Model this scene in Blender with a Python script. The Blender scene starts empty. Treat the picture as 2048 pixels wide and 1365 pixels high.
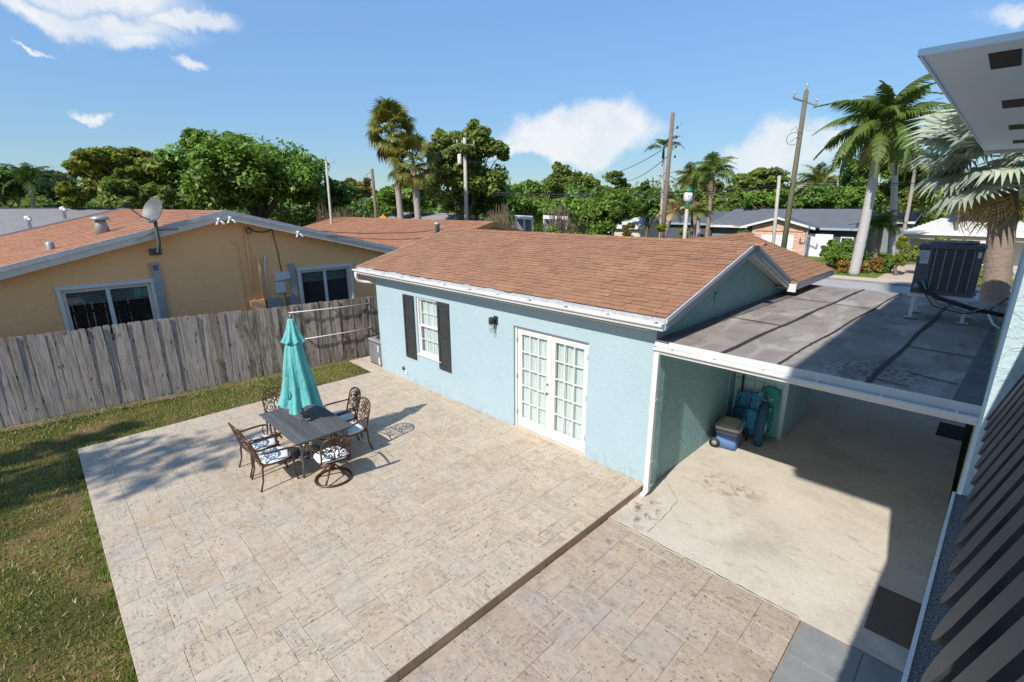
import bpy, math, random
import numpy as np
from mathutils import Vector, Matrix, Euler
random.seed(7)
RNG = np.random.default_rng(7)
PI = math.pi
SC = bpy.context.scene
COL = SC.collection

# ---------------------------------------------------------------- camera
ROT = np.array([[0.70624635, -0.188781, 0.68233263], [0.7079557, 0.1935596, -0.67921529], [-0.00384909, 0.9627546, 0.27034934]])
CAM = np.array([3.572, -6.767, 4.6])
FPX = 963.24
cd = bpy.data.cameras.new('camera'); cam = bpy.data.objects.new('camera', cd); COL.objects.link(cam)
cd.sensor_width = 36; cd.lens = FPX * 36 / 2048; cd.clip_start = .02; cd.clip_end = 3000
cam.matrix_world = Matrix.Translation(CAM) @ Matrix(ROT.tolist()).to_4x4()
SC.camera = cam

def ray(px, py):
    v = np.array([px - 1024, 682.5 - py, -FPX]); return ROT @ (v / np.linalg.norm(v))
def at(px, py, d):
    """world point seen at (px, py) at horizontal distance d metres from where the photographer stood"""
    r = ray(px, py); p = CAM + r * d / math.hypot(r[0], r[1]); return float(p[0]), float(p[1]), float(p[2])

# ---------------------------------------------------------------- sun, sky, exposure
SUN_EL, SUN_AZ = math.radians(42.0), math.radians(6.3)
sdir = Vector((-math.sin(SUN_AZ) * math.cos(SUN_EL), math.cos(SUN_AZ) * math.cos(SUN_EL), -math.sin(SUN_EL)))
sl = bpy.data.lights.new('sun', 'SUN'); sl.energy = 4.5; sl.angle = math.radians(.53); sl.color = (1, .95, .87)
sun = bpy.data.objects.new('sun', sl); COL.objects.link(sun); sun.rotation_euler = sdir.to_track_quat('-Z', 'Y').to_euler()
w = bpy.data.worlds.new('World'); SC.world = w; w.use_nodes = True
SC.view_settings.view_transform = 'Standard'; SC.view_settings.look = 'None'
SC.view_settings.gamma = 1; SC.view_settings.exposure = .35; SC.view_settings.use_curve_mapping = False
SC.cycles.max_bounces = 6; SC.cycles.transparent_max_bounces = 8
SC.cycles.sample_clamp_indirect = 6

class G:
    """tiny node-graph writer"""
    def __init__(s, tree): s.t = tree; s.N = tree.nodes; s.L = tree.links
    def put(s, sock, v):
        if isinstance(v, bpy.types.NodeSocket): s.L.new(v, sock)
        else:
            try: sock.default_value = v
            except Exception: sock.default_value = (*v, 1) if hasattr(v, '__len__') else (v, v, v)
    def n(s, typ, props=None, **kw):
        nd = s.N.new('ShaderNode' + typ)
        for k, v in (props or {}).items(): setattr(nd, k, v)
        for k, v in kw.items():
            k2 = k.replace('_', ' ')
            s.put(nd.inputs[int(k[1:])] if k[0] == 'i' and k[1:].isdigit() else nd.inputs[k2], v)
        return nd
    def m(s, op, a, b=0., c=None, clamp=False):
        nd = s.N.new('ShaderNodeMath'); nd.operation = op; nd.use_clamp = clamp
        s.put(nd.inputs[0], a); s.put(nd.inputs[1], b)
        if c is not None: s.put(nd.inputs[2], c)
        return nd.outputs[0]
    def v(s, op, a, b=(0, 0, 0), scale=None):
        nd = s.N.new('ShaderNodeVectorMath'); nd.operation = op; s.put(nd.inputs[0], a); s.put(nd.inputs[1], b)
        if scale is not None: s.put(nd.inputs['Scale'], scale)
        return nd.outputs['Value'] if op in ('DOT_PRODUCT', 'LENGTH') else nd.outputs[0]
    def mix(s, f, a, b, blend='MIX'):
        nd = s.N.new('ShaderNodeMix'); nd.data_type = 'RGBA'; nd.blend_type = blend; nd.clamp_factor = True
        s.put(nd.inputs[0], f); s.put(nd.inputs[6], a if isinstance(a, bpy.types.NodeSocket) else (*a[:3], 1)); s.put(nd.inputs[7], b if isinstance(b, bpy.types.NodeSocket) else (*b[:3], 1))
        return nd.outputs[2]
    def ramp(s, f, stops):
        nd = s.N.new('ShaderNodeValToRGB'); e = nd.color_ramp.elements
        while len(e) < len(stops): e.new(.5)
        for el, (p, c) in zip(e, stops):
            el.position = p; el.color = (*c, 1) if hasattr(c, '__len__') else (c, c, c, 1)
        s.put(nd.inputs[0], f); return nd.outputs[0]
    def smooth(s, x, a, b):
        nd = s.N.new('ShaderNodeMapRange'); nd.interpolation_type = 'SMOOTHSTEP'
        s.put(nd.inputs[0], x); nd.inputs[1].default_value = a; nd.inputs[2].default_value = b
        return nd.outputs[0]
    def noise(s, vec, scale, detail=4, rough=.55, dist=0.):
        nd = s.n('TexNoise', Scale=scale, Detail=detail, Roughness=rough, Distortion=dist)
        if vec is not None: s.L.new(vec, nd.inputs['Vector'])
        return nd.outputs['Fac']
    def voro(s, vec, scale, feat='F1', rnd=1.):
        nd = s.n('TexVoronoi', {'feature': feat}, Scale=scale, Randomness=rnd)
        s.L.new(vec, nd.inputs['Vector']); return nd
    def pos(s): return s.N.new('ShaderNodeNewGeometry').outputs['Position']
    def scl(s, vec, sc): return s.v('MULTIPLY', vec, sc)
    def rnd(s):
        g = s.N.new('ShaderNodeNewGeometry'); o = s.N.new('ShaderNodeObjectInfo')
        return s.m('FRACT', s.m('ADD', g.outputs['Random Per Island'], o.outputs['Random']))

# sky with clouds, all in world directions
g = G(w.node_tree); g.N.clear()
sky = g.n('TexSky', {'sky_type': 'NISHITA', 'sun_disc': False, 'sun_elevation': SUN_EL, 'sun_rotation': math.atan2(-sdir.x, -sdir.y),
                     'altitude': 0, 'air_density': .9, 'dust_density': .2, 'ozone_density': 3.5}).outputs[0]
D = g.n('TexCoord').outputs['Generated']
warp = g.v('SUBTRACT', g.n('TexNoise', Scale=5.5, Detail=7, Roughness=.58, Vector=D).outputs['Color'], (.5, .5, .5))
warp2 = g.v('SUBTRACT', g.n('TexNoise', Scale=1.7, Detail=2, Vector=D).outputs['Color'], (.5, .5, .5))
DW = g.v('ADD', g.v('ADD', D, g.v('SCALE', warp, scale=.17)), g.v('SCALE', warp2, scale=.05))
def cloud_mask(dr, wdt, hgt, soft=.75, tilt=0.):
    c = Vector(dr).normalized(); r = Vector((0, 0, 1)).cross(c).normalized(); u = c.cross(r)
    r, u = r * math.cos(tilt) + u * math.sin(tilt), u * math.cos(tilt) - r * math.sin(tilt)
    a = g.m('DIVIDE', g.v('DOT_PRODUCT', DW, tuple(r)), wdt); b = g.m('DIVIDE', g.v('DOT_PRODUCT', DW, tuple(u)), hgt)
    b0 = c.dot(u) / hgt
    b = g.m('SUBTRACT', b, b0)
    q = g.m('SQRT', g.m('ADD', g.m('MULTIPLY', a, a), g.m('MULTIPLY', b, b)))
    front = g.m('GREATER_THAN', g.v('DOT_PRODUCT', D, tuple(c)), .2)
    return g.m('MULTIPLY', g.smooth(q, 1.15, 1.15 - soft), front)
CL = [(ray(1165, 265), .15, .058, .42, 0), (ray(1050, 300), .07, .02, .7, 0), (ray(1260, 258), .06, .035, .7, 0),
      (ray(1550, 298), .10, .052, .65, 0), (ray(1640, 270), .05, .03, .9, 0),
      (ray(150, -45), .13, .030, .8, 0), (ray(120, 10), .14, .022, .8, 0), (ray(345, 22), .08, .016, .8, -.1), (ray(235, 55), .04, .018, .9, 0), (ray(335, 103), .03, .010, .8, 0),
      (ray(165, 216), .024, .008, .9, 0), (ray(2030, 0), .045, .02, .7, 0), (ray(70, 82), .03, .004, 1., 0)]
for k in range(6):      # the same kind of sky goes on around the rest of the compass
    az = math.radians(212 + 36 * k + random.uniform(-8, 8)); el = math.radians(random.uniform(6, 38))
    CL.append(((math.cos(az) * math.cos(el), math.sin(az) * math.cos(el), math.sin(el)), random.uniform(.08, .18), random.uniform(.03, .06), .7, random.uniform(-.2, .2)))
cm = None
for dr, a, b, s_, tl in CL:
    mk = cloud_mask(dr, a, b, s_, tl)
    cm = mk if cm is None else g.m('MAXIMUM', cm, mk)
cm = g.m('MULTIPLY', cm, g.ramp(g.noise(DW, 9, 5, .6), [(.25, .55), (.6, 1.)]))
cm = g.m('POWER', cm, 1.1)
# thin white haze low over the horizon is part of the air
lum = g.v('DOT_PRODUCT', sky, (.2126, .7152, .0722))
skyc = g.v('SCALE', g.v('MULTIPLY', sky, (.90, 1.0, 1.03)), scale=g.m('MULTIPLY', g.m('POWER', lum, -.60), 1.58))   # evens the glare out over the whole dome
ccol = g.mix(g.noise(DW, 4, 3), (4.5, 4.65, 4.8), (5.1, 5.15, 5.15))
bg = g.n('Background', Color=g.mix(g.m('MULTIPLY', cm, .93), skyc, ccol), Strength=.15)
wo = g.N.new('ShaderNodeOutputWorld'); g.L.new(bg.outputs[0], wo.inputs[0])

# ---------------------------------------------------------------- materials
MATS = {}
def newmat(name):
    m = bpy.data.materials.new(name); m.use_nodes = True; m.node_tree.nodes.clear()
    g = G(m.node_tree); b = g.n('BsdfPrincipled'); o = g.N.new('ShaderNodeOutputMaterial'); g.L.new(b.outputs[0], o.inputs[0])
    MATS[name] = m; return m, g, b
def bump(g, b, h, dist=.01, strength=1.):
    nd = g.n('Bump', Strength=strength, Distance=dist); g.L.new(h, nd.inputs['Height']); g.L.new(nd.outputs[0], b.inputs['Normal']); return nd
def surf(name, cols, scale=3., rough=.7, rand=0., stretch=(1, 1, 1), bmp=0., bscale=40., metal=0., detail=5, lo=.3, hi=.7, dirt=None, spec=None, island=True):
    """a surface of one or more natural tones: noise between cols, per-piece tone, fine relief"""
    m, g, b = newmat(name); P = g.pos()
    R = g.rnd() if rand or len(cols) > 2 else None
    V = g.scl(P, stretch)
    if R is not None: V = g.v('ADD', V, g.n('CombineXYZ', X=g.m('MULTIPLY', R, 37.), Y=g.m('MULTIPLY', R, 91.)).outputs[0])
    f = g.noise(V, scale, detail)
    c = g.ramp(f, [(lo, cols[0]), (hi, cols[1])])
    if len(cols) > 2:
        c2 = g.ramp(R, [(i / max(1, len(cols) - 1), cc) for i, cc in enumerate(cols)]); c = g.mix(.6, c, c2)
    if rand: c = g.mix(1., c, g.ramp(R, [(0, 1 - rand), (1, 1 + rand)]), 'MULTIPLY')
    if dirt:
        dcol, dsc, a0, a1 = dirt
        c = g.mix(g.smooth(g.noise(P, dsc, 6, .65, .4), a0, a1), c, dcol)
    g.put(b.inputs['Base Color'], c)
    b.inputs['Roughness'].default_value = rough; b.inputs['Metallic'].default_value = metal
    if spec is not None: b.inputs['Specular IOR Level'].default_value = spec
    if bmp: bump(g, b, g.noise(P, bscale, 4), bmp)
    return m
def sRGB(r, g_, b): return tuple(((c / 255 / 12.92) if c / 255 <= .04045 else ((c / 255 + .055) / 1.055) ** 2.4) for c in (r, g_, b))

# stucco walls
def stucco(name, c1, c2, dist=.012):
    m, g, b = newmat(name); P = g.pos()
    f = g.noise(P, .9, 4); c = g.ramp(f, [(.3, c1), (.75, c2)])
    c = g.mix(g.m('MULTIPLY', g.smooth(g.noise(P, 6, 6, .7), .62, .8), .12), c, (.2, .24, .24))
    c = g.mix(g.m('MULTIPLY', g.smooth(g.noise(g.scl(P, (5, 5, .5)), 2.2, 5, .7), .58, .78), .1), c, (.22, .25, .25))
    zc = g.n('SeparateXYZ', Vector=P).outputs[2]
    c = g.mix(g.m('MULTIPLY', g.m('MULTIPLY', g.smooth(zc, .45, -.1), g.smooth(g.noise(g.scl(P, (3, 3, 1.2)), 3, 6, .7, .4), .44, .66)), .4), c, (.22, .20, .17))
    c = g.mix(1., c, g.ramp(g.noise(P, 16, 6, .72), [(.3, (.95, .95, .95)), (.7, (1.04, 1.04, 1.04))]), 'MULTIPLY')
    g.put(b.inputs['Base Color'], c); b.inputs['Roughness'].default_value = .8; b.inputs['Specular IOR Level'].default_value = .25
    h = g.m('ADD', g.m('MULTIPLY', g.smooth(g.noise(P, 7, 5, .6, .8), .45, .6), .7), g.noise(P, 45, 3))
    bump(g, b, h, dist); return m
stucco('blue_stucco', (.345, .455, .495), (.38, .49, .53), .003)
stucco('blue_stucco_shaded', (.27, .455, .47), (.30, .49, .505), .012)  # same paint as the front wall, its shaded tint put into the colour
stucco('house_stucco', (.42, .54, .57), (.46, .58, .61), .006)
stucco('ochre_stucco', (.92, .50, .225), (.95, .53, .245), .006)
stucco('cream_stucco', (.55, .52, .46), (.6, .57, .5), .006)
stucco('dark_grey_wall', (.07, .085, .10), (.09, .105, .12), .004)
stucco('grey_wall', (.2, .22, .24), (.24, .26, .28), .004)

# travertine: tone per paver, directional veins, pits, brown weathering
def travertine(name, tones, veins, stain=.5):
    m, g, b = newmat(name); P = g.pos(); R = g.rnd()
    off = g.n('CombineXYZ', X=g.m('MULTIPLY', R, 53.), Y=g.m('MULTIPLY', R, 29.)).outputs[0]
    ang = g.m('MULTIPLY', g.m('FLOOR', g.m('MULTIPLY', g.m('FRACT', g.m('MULTIPLY', R, 7.3)), 1.55)), PI / 2)
    rot = g.n('VectorRotate', {'rotation_type': 'Z_AXIS'}, Vector=P, Angle=ang).outputs[0]
    V = g.v('ADD', rot, off)
    tone = g.ramp(R, [(i / (len(tones) - 1), t) for i, t in enumerate(tones)])
    cloud = g.noise(g.scl(V, (1.2, 3.2, 1)), 2.4, 5, .6, .5)
    c = g.mix(1., tone, g.ramp(cloud, [(.28, (.78, .77, .76)), (.5, (1, 1, 1)), (.75, (1.09, 1.07, 1.03))]), 'MULTIPLY')
    # honey-coloured and grey patches
    c = g.mix(g.m('MULTIPLY', g.smooth(g.noise(g.v('ADD', V, (9, 3, 0)), 2.1, 4, .6, .8), .58, .72), .55), c, (.50, .335, .19))
    c = g.mix(g.m('MULTIPLY', g.smooth(g.noise(g.v('ADD', V, (1, 7, 0)), 1.7, 4, .6, .5), .60, .76), .35), c, (.40, .375, .35))
    vein = g.smooth(g.noise(g.scl(V, (2.6, 15, 1)), 2.2, 6, .70, 1.2), .53, .66)
    gate = g.smooth(g.noise(V, 1.5, 3), .40, .62)
    c = g.mix(g.m('MULTIPLY', g.m('MULTIPLY', vein, gate), .72 * veins), c, (.15, .12, .10))
    pit = g.smooth(g.noise(g.scl(V, (11, 26, 1)), 1.3, 4, .65), .61, .67)
    pgate = g.smooth(g.noise(g.v('ADD', V, (4, 4, 0)), 2.3, 4, .6), .44, .6)
    pitm = g.m('MULTIPLY', pit, pgate)
    c = g.mix(g.m('MULTIPLY', pitm, .9), c, (.06, .044, .036))
    # outdoor stains run across pavers
    c = g.mix(g.m('MULTIPLY', g.smooth(g.noise(P, .55, 5, .6), .5, .72), .3 * stain), c, (.30, .235, .185))
    c = g.mix(g.m('MULTIPLY', g.smooth(g.noise(P, 5.5, 7, .72, .3), .615, .70), .8 * stain), c, (.10, .08, .065))
    pep = g.smooth(g.noise(P, 24, 5, .75, .2), .555, .62); pg = g.smooth(g.noise(P, 1.9, 5, .7, .6), .40, .60)
    c = g.mix(g.m('MULTIPLY', g.m('MULTIPLY', pep, pg), .85), c, (.115, .088, .07))
    c = g.mix(1., c, g.ramp(g.noise(P, 14, 5, .7), [(.3, (.86, .855, .85)), (.7, (1.1, 1.1, 1.1))]), 'MULTIPLY')
    g.put(b.inputs['Base Color'], c); b.inputs['Roughness'].default_value = .72; b.inputs['Specular IOR Level'].default_value = .3
    h = g.m('SUBTRACT', g.m('MULTIPLY', g.noise(V, 60, 3), .25), g.m('ADD', pitm, g.m('MULTIPLY', g.m('MULTIPLY', vein, gate), .5)))
    bump(g, b, h, .004); return m
travertine('travertine', [(.49, .405, .305), (.51, .43, .33), (.465, .38, .285), (.505, .425, .325), (.475, .405, .32), (.52, .44, .335)], 1.)
travertine('travertine_low', [(.42, .34, .265), (.435, .36, .285), (.40, .32, .25), (.43, .355, .285), (.405, .345, .29), (.445, .365, .285)], .7, .8)
surf('joint_sand', [(.28, .225, .175), (.38, .315, .25)], 9, .95)
surf('joint_dark', [(.16, .12, .09), (.23, .18, .14)], 9, .95)
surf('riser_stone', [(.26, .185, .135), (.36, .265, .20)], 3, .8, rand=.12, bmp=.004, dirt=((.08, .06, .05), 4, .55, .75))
surf('slate_grey', [(.20, .205, .20), (.26, .26, .25)], 4, .75, rand=.06, bmp=.002, dirt=((.3, .29, .27), 14, .66, .72))

def padmat():
    m, g, b = newmat('painted_concrete'); P = g.pos()
    c = g.ramp(g.noise(P, 1.1, 5), [(.3, (.53, .475, .395)), (.7, (.60, .54, .455))])
    c = g.mix(g.m('MULTIPLY', g.smooth(g.noise(P, .8, 6, .65, .6), .46, .70), .55), c, (.36, .31, .25))
    c = g.mix(g.m('MULTIPLY', g.smooth(g.noise(g.scl(P, (1, 2.5, 1)), 2.6, 7, .74, .5), .54, .70), .5), c, (.25, .215, .18))
    c = g.mix(g.m('MULTIPLY', g.smooth(g.noise(g.scl(P, (1.6, 1, 1)), 9, 5, .7), .66, .73), .75), c, (.10, .08, .065))
    # rusty drip patch beside the downpipe and worn paint along the step
    q = g.v('LENGTH', g.v('MULTIPLY', g.v('SUBTRACT', P, (.95, 1.1, 0)), (1, 1.5, 0)))
    sp = g.m('MULTIPLY', g.smooth(q, .85, .1), g.smooth(g.noise(P, 5, 6, .7, .6), .46, .62))
    c = g.mix(g.m('MULTIPLY', sp, .8), c, (.17, .12, .075))
    q2 = g.v('LENGTH', g.v('MULTIPLY', g.v('SUBTRACT', P, (.28, -.6, 0)), (1.6, 1, 0)))
    sp2 = g.m('MULTIPLY', g.smooth(q2, .75, .1), g.smooth(g.noise(P, 7, 6, .7, .5), .52, .60))
    c = g.mix(g.m('MULTIPLY', sp2, .85), c, (.13, .10, .085))
    c = g.mix(1., c, g.ramp(g.noise(P, 20, 6, .75), [(.3, (.88, .875, .87)), (.7, (1.08, 1.08, 1.08))]), 'MULTIPLY')
    g.put(b.inputs['Base Color'], c); b.inputs['Roughness'].default_value = .75
    bump(g, b, g.noise(P, 60, 3), .003)
padmat()

def shingle(name, tones, rough=.9):
    m, g, b = newmat(name); P = g.pos(); R = g.rnd()
    c = g.ramp(R, [(i / (len(tones) - 1), t) for i, t in enumerate(tones)])
    c = g.mix(1., c, g.ramp(g.noise(P, 1.3, 4), [(.3, (.90, .90, .90)), (.7, (1.08, 1.07, 1.06))]), 'MULTIPLY')
    c = g.mix(g.m('MULTIPLY', g.smooth(g.noise(P, .8, 5, .65), .54, .74), .3), c, (.20, .135, .105))
    c = g.mix(1., c, g.ramp(g.noise(P, 130, 2, .7), [(.3, (.72, .72, .72)), (.7, (1.22, 1.22, 1.22))]), 'MULTIPLY')
    g.put(b.inputs['Base Color'], c); b.inputs['Roughness'].default_value = rough; b.inputs['Specular IOR Level'].default_value = .2
    bump(g, b, g.noise(P, 160, 2), .003); return m
shingle('brown_shingle', [(.315, .16, .09), (.345, .18, .103), (.29, .146, .084), (.36, .193, .112), (.32, .166, .094), (.345, .184, .106)])
shingle('orange_shingle', [(.345, .162, .088), (.39, .192, .11), (.32, .15, .083), (.37, .178, .10)])
shingle('grey_shingle', [(.23, .22, .22), (.28, .27, .265), (.2, .195, .195)])
shingle('slate_shingle', [(.095, .11, .13), (.125, .14, .16), (.08, .095, .115)])
surf('tan_roof', [(.42, .31, .24), (.5, .38, .3)], 3, .9)
surf('white_tile', [(.50, .49, .48), (.60, .59, .57)], 2, .7, bmp=.01, bscale=14)

def flatroof():
    m, g, b = newmat('roll_roofing'); P = g.pos()
    c = g.ramp(g.noise(P, 1.2, 5, .6), [(.3, (.225, .196, .172)), (.72, (.335, .295, .26))])
    st = g.smooth(g.noise(g.scl(P, (1.3, .45, 1)), 1.5, 5, .6, .5), .48, .66)
    c = g.mix(g.m('MULTIPLY', st, .62), c, (.46, .43, .40))
    dk = g.smooth(g.noise(g.v('ADD', g.scl(P, (1.5, .6, 1)), (5, 2, 0)), 1.7, 5, .62, .6), .50, .70)
    c = g.mix(g.m('MULTIPLY', dk, .55), c, (.105, .092, .085))
    q = g.v('LENGTH', g.v('MULTIPLY', g.v('SUBTRACT', P, (2.75, .55, 0)), (1, 1.1, 0)))
    sp = g.m('MULTIPLY', g.smooth(q, 1., .15), g.smooth(g.noise(P, 16, 6, .7), .5, .56))
    c = g.mix(g.m('MULTIPLY', sp, .85), c, (.035, .035, .035))
    g.put(b.inputs['Base Color'], c); b.inputs['Roughness'].default_value = .9; b.inputs['Specular IOR Level'].default_value = .2
    bump(g, b, g.m('ADD', g.noise(P, 120, 2), g.m('MULTIPLY', g.noise(P, 3, 4), 2.)), .003)
flatroof()
surf('tar', [(.022, .021, .021), (.05, .047, .045)], 14, .75, bmp=.006, bscale=50)
surf('dark_roofing', [(.10, .095, .095), (.16, .15, .15)], 4, .9, bmp=.004, bscale=90)

def woodmat(name, base, dark, mold):
    m, g, b = newmat(name); P = g.pos(); R = g.rnd()
    off = g.n('CombineXYZ', X=g.m('MULTIPLY', R, 31.), Y=g.m('MULTIPLY', R, 17.)).outputs[0]
    V = g.v('ADD', P, off)
    c = g.ramp(R, [(0, base[0]), (.35, base[1]), (.7, base[2]), (1, base[0])])
    gr = g.noise(g.scl(V, (22, 22, .9)), 2.0, 6, .65, .6)
    c = g.mix(g.smooth(gr, .42, .68), c, dark)
    fine = g.noise(g.scl(V, (70, 70, 1.6)), 2., 3)
    c = g.mix(1., c, g.ramp(fine, [(.3, (.75, .75, .75)), (.7, (1.15, 1.15, 1.15))]), 'MULTIPLY')
    vr = g.voro(g.scl(V, (6.5, 6.5, 2.3)), 1.); kn = g.smooth(vr.outputs['Distance'], .16, .07)
    c = g.mix(g.m('MULTIPLY', kn, .85), c, (.05, .036, .028))
    if mold:
        md = g.smooth(g.noise(g.scl(V, (3, 3, .8)), 1.6, 5, .65, .4), .44, .64)
        c = g.mix(g.m('MULTIPLY', md, mold), c, (.065, .055, .04))
    g.put(b.inputs['Base Color'], c); b.inputs['Roughness'].default_value = .9; b.inputs['Specular IOR Level'].default_value = .15
    bump(g, b, g.m('ADD', gr, g.m('MULTIPLY', fine, .5)), .006); return m
woodmat('fence_wood', [(.40, .35, .32), (.49, .435, .40), (.43, .38, .345)], (.23, .195, .17), .25)
woodmat('fence_wood_mouldy', [(.40, .34, .285), (.52, .46, .40), (.34, .285, .23)], (.16, .13, .10), .7)
woodmat('pole_wood', [(.20, .155, .12), (.24, .19, .15), (.22, .17, .13)], (.12, .09, .07), 0)
woodmat('pole_green', [(.17, .165, .11), (.2, .19, .13), (.18, .17, .115)], (.1, .09, .06), 0)

surf('white_paint', [(.62, .61, .60), (.68, .67, .66)], 2, .45, dirt=((.42, .39, .34), 6, .66, .82))
surf('door_white', [(.64, .635, .62), (.69, .685, .67)], 2, .4, dirt=((.5, .45, .38), 9, .7, .82))
surf('gutter_white', [(.56, .555, .545), (.66, .655, .645)], 1.5, .4, dirt=((.38, .35, .30), 5, .6, .8))
surf('drip_metal', [(.40, .41, .42), (.52, .52, .52)], 7, .45, dirt=((.32, .32, .32), 24, .52, .62), bmp=.002)
surf('grey_trim', [(.27, .33, .38), (.33, .39, .44)], 3, .5)
surf('pale_trim', [(.56, .56, .55), (.66, .655, .64)], 3, .55, dirt=((.3, .27, .24), 5, .6, .8))
surf('tan_trim', [(.62, .55, .44), (.68, .61, .50)], 3, .6)
surf('gutter_inside', [(.40, .36, .29), (.22, .18, .14)], 12, .9)
surf('dark_gap', [(.02, .02, .02), (.035, .03, .03)], 5, .9)
surf('shingle_edge', [(.075, .042, .03), (.11, .06, .043)], 9, .95)  # asphalt edge, darkened to carry the shadow lines between courses too
surf('shutter_black', [(.028, .030, .032), (.042, .044, .046)], 6, .45, bmp=.001, bscale=120)
surf('lamp_black', [(.02, .02, .021), (.03, .03, .03)], 5, .4)
surf('brass', [(.45, .30, .10), (.38, .25, .09)], 20, .3, metal=1.)
surf('screen_mesh', [(.22, .23, .23), (.27, .28, .28)], 40, .7)
surf('curtain', [(.80, .80, .77), (.88, .88, .85)], 3, .9, stretch=(1, 1, .15))
surf('blind_dark', [(.025, .023, .022), (.05, .046, .042)], 5, .6)
surf('blind_pale', [(.32, .32, .30), (.4, .4, .38)], 5, .6)
surf('rail_grey', [(.024, .026, .034), (.036, .038, .047)], 5, .5, bmp=.0012, bscale=60, dirt=((.06, .062, .07), 9, .62, .8))
surf('table_grey', [(.075, .077, .08), (.12, .122, .126)], 5, .55, rand=.2, stretch=(.6, 8, 1))
surf('cast_bronze', [(.085, .043, .026), (.15, .078, .048)], 14, .38, metal=.55)
surf('pole_steel', [(.14, .135, .14), (.2, .195, .2)], 8, .35, metal=.6)
surf('cushion', [(.70, .71, .69), (.78, .79, .77)], 6, .9, bmp=.003, bscale=30)
surf('umbrella_base', [(.03, .03, .03), (.05, .05, .05)], 6, .6)
surf('ac_dark', [(.065, .07, .075), (.09, .095, .10)], 5, .5)
surf('ac_grill', [(.035, .037, .04), (.05, .052, .055)], 5, .5)
surf('ac_grey', [(.2, .205, .21), (.26, .265, .27)], 5, .5)
surf('sticker', [(.45, .48, .5), (.56, .58, .6)], 30, .6)
surf('print_grey', [(.12, .13, .14), (.16, .17, .18)], 30, .6)
surf('galvanised', [(.30, .315, .325), (.40, .415, .425)], 10, .45, metal=.35)
surf('dish_grey', [(.085, .088, .088), (.12, .123, .123)], 6, .5)
surf('rubber', [(.018, .018, .019), (.03, .03, .031)], 8, .7)
surf('cooler_blue', [(.10, .20, .42), (.13, .235, .47)], 4, .45)
surf('cooler_slate', [(.11, .14, .20), (.14, .17, .23)], 4, .5)
surf('cooler_lid', [(.44, .40, .34), (.5, .46, .39)], 5, .55, dirt=((.3, .26, .21), 8, .6, .75))
surf('cooler_red', [(.55, .07, .04), (.6, .1, .05)], 8, .5)
surf('beach_blue', [(.03, .22, .38), (.05, .28, .46)], 5, .8, bmp=.01, bscale=12)
surf('beach_navy', [(.018, .075, .14), (.03, .10, .18)], 5, .8, bmp=.01, bscale=12)
surf('beach_teal', [(.01, .22, .21), (.02, .29, .27)], 5, .8, bmp=.01, bscale=12)
surf('beach_green', [(.02, .26, .22), (.07, .36, .29)], 20, .8, bmp=.01, bscale=12)
surf('closet_siding', [(.42, .60, .61), (.46, .64, .65)], 3, .6, rand=.03, dirt=((.2, .26, .26), 5, .64, .8))
surf('mat_brown', [(.12, .082, .058), (.155, .108, .078)], 60, .95, bmp=.004, bscale=160)
surf('mat_black', [(.014, .014, .014), (.022, .022, .022)], 60, .95)
surf('granule', [(.22, .21, .21), (.04, .038, .04)], 120, .9, bmp=.012, bscale=90, lo=.4, hi=.6)
surf('soffit_blue', [(.66, .84, .97), (.70, .84, .95)], .6, .55, lo=.35, hi=.65)
surf('vent_dark', [(.03, .026, .024), (.045, .04, .036)], 20, .9)
surf('concrete_post', [(.36, .34, .30), (.46, .44, .39)], 4, .85, dirt=((.22, .2, .16), 6, .6, .8))
surf('asphalt', [(.34, .32, .31), (.40, .375, .36)], 1.5, .9, bmp=.003, bscale=90)
surf('sidewalk', [(.48, .40, .31), (.56, .47, .37)], 2, .9)
surf('kerb_dark', [(.2, .175, .165), (.26, .23, .21)], 2, .9)
surf('driveway_tan', [(.44, .34, .25), (.54, .43, .33)], 8, .9)
surf('mulch', [(.16, .10, .07), (.24, .165, .12)], 8, .95, bmp=.02, bscale=30)
surf('wire', [(.02, .02, .02), (.03, .03, .03)], 5, .6)
surf('wire_pale', [(.3, .3, .29), (.36, .36, .35)], 5, .6)
surf('rope_white', [(.62, .6, .57), (.7, .68, .65)], 20, .8)
surf('garage_white', [(.74, .74, .74), (.8, .8, .8)], 3, .5)
surf('lamp_green', [(.02, .13, .075), (.03, .17, .1)], 4, .4)
surf('lamp_globe', [(.62, .64, .62), (.7, .72, .7)], 4, .3)
surf('sign_orange', [(.8, .3, .02), (.85, .34, .03)], 4, .5)
surf('red_box', [(.45, .07, .05), (.5, .1, .07)], 4, .6)
surf('car_white', [(.75, .76, .77), (.8, .8, .81)], 2, .25)
surf('car_glass', [(.02, .025, .03), (.03, .035, .04)], 2, .1)
def bricks():
    m, g, b = newmat('far_brick'); P = g.pos()
    nd = g.n('TexBrick', {'offset': .5}, Scale=1., Mortar_Size=.025)
    nd.inputs['Brick Width'].default_value = .42; nd.inputs['Row Height'].default_value = .15
    V = g.n('SeparateXYZ', Vector=P); g.L.new(g.n('CombineXYZ', X=V.outputs[0], Y=V.outputs[2]).outputs[0], nd.inputs['Vector'])
    nd.inputs['Color1'].default_value = (.50, .22, .13, 1); nd.inputs['Color2'].default_value = (.62, .40, .29, 1); nd.inputs['Mortar'].default_value = (.58, .47, .40, 1)
    g.put(b.inputs['Base Color'], nd.outputs[0]); b.inputs['Roughness'].default_value = .9
bricks()
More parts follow.
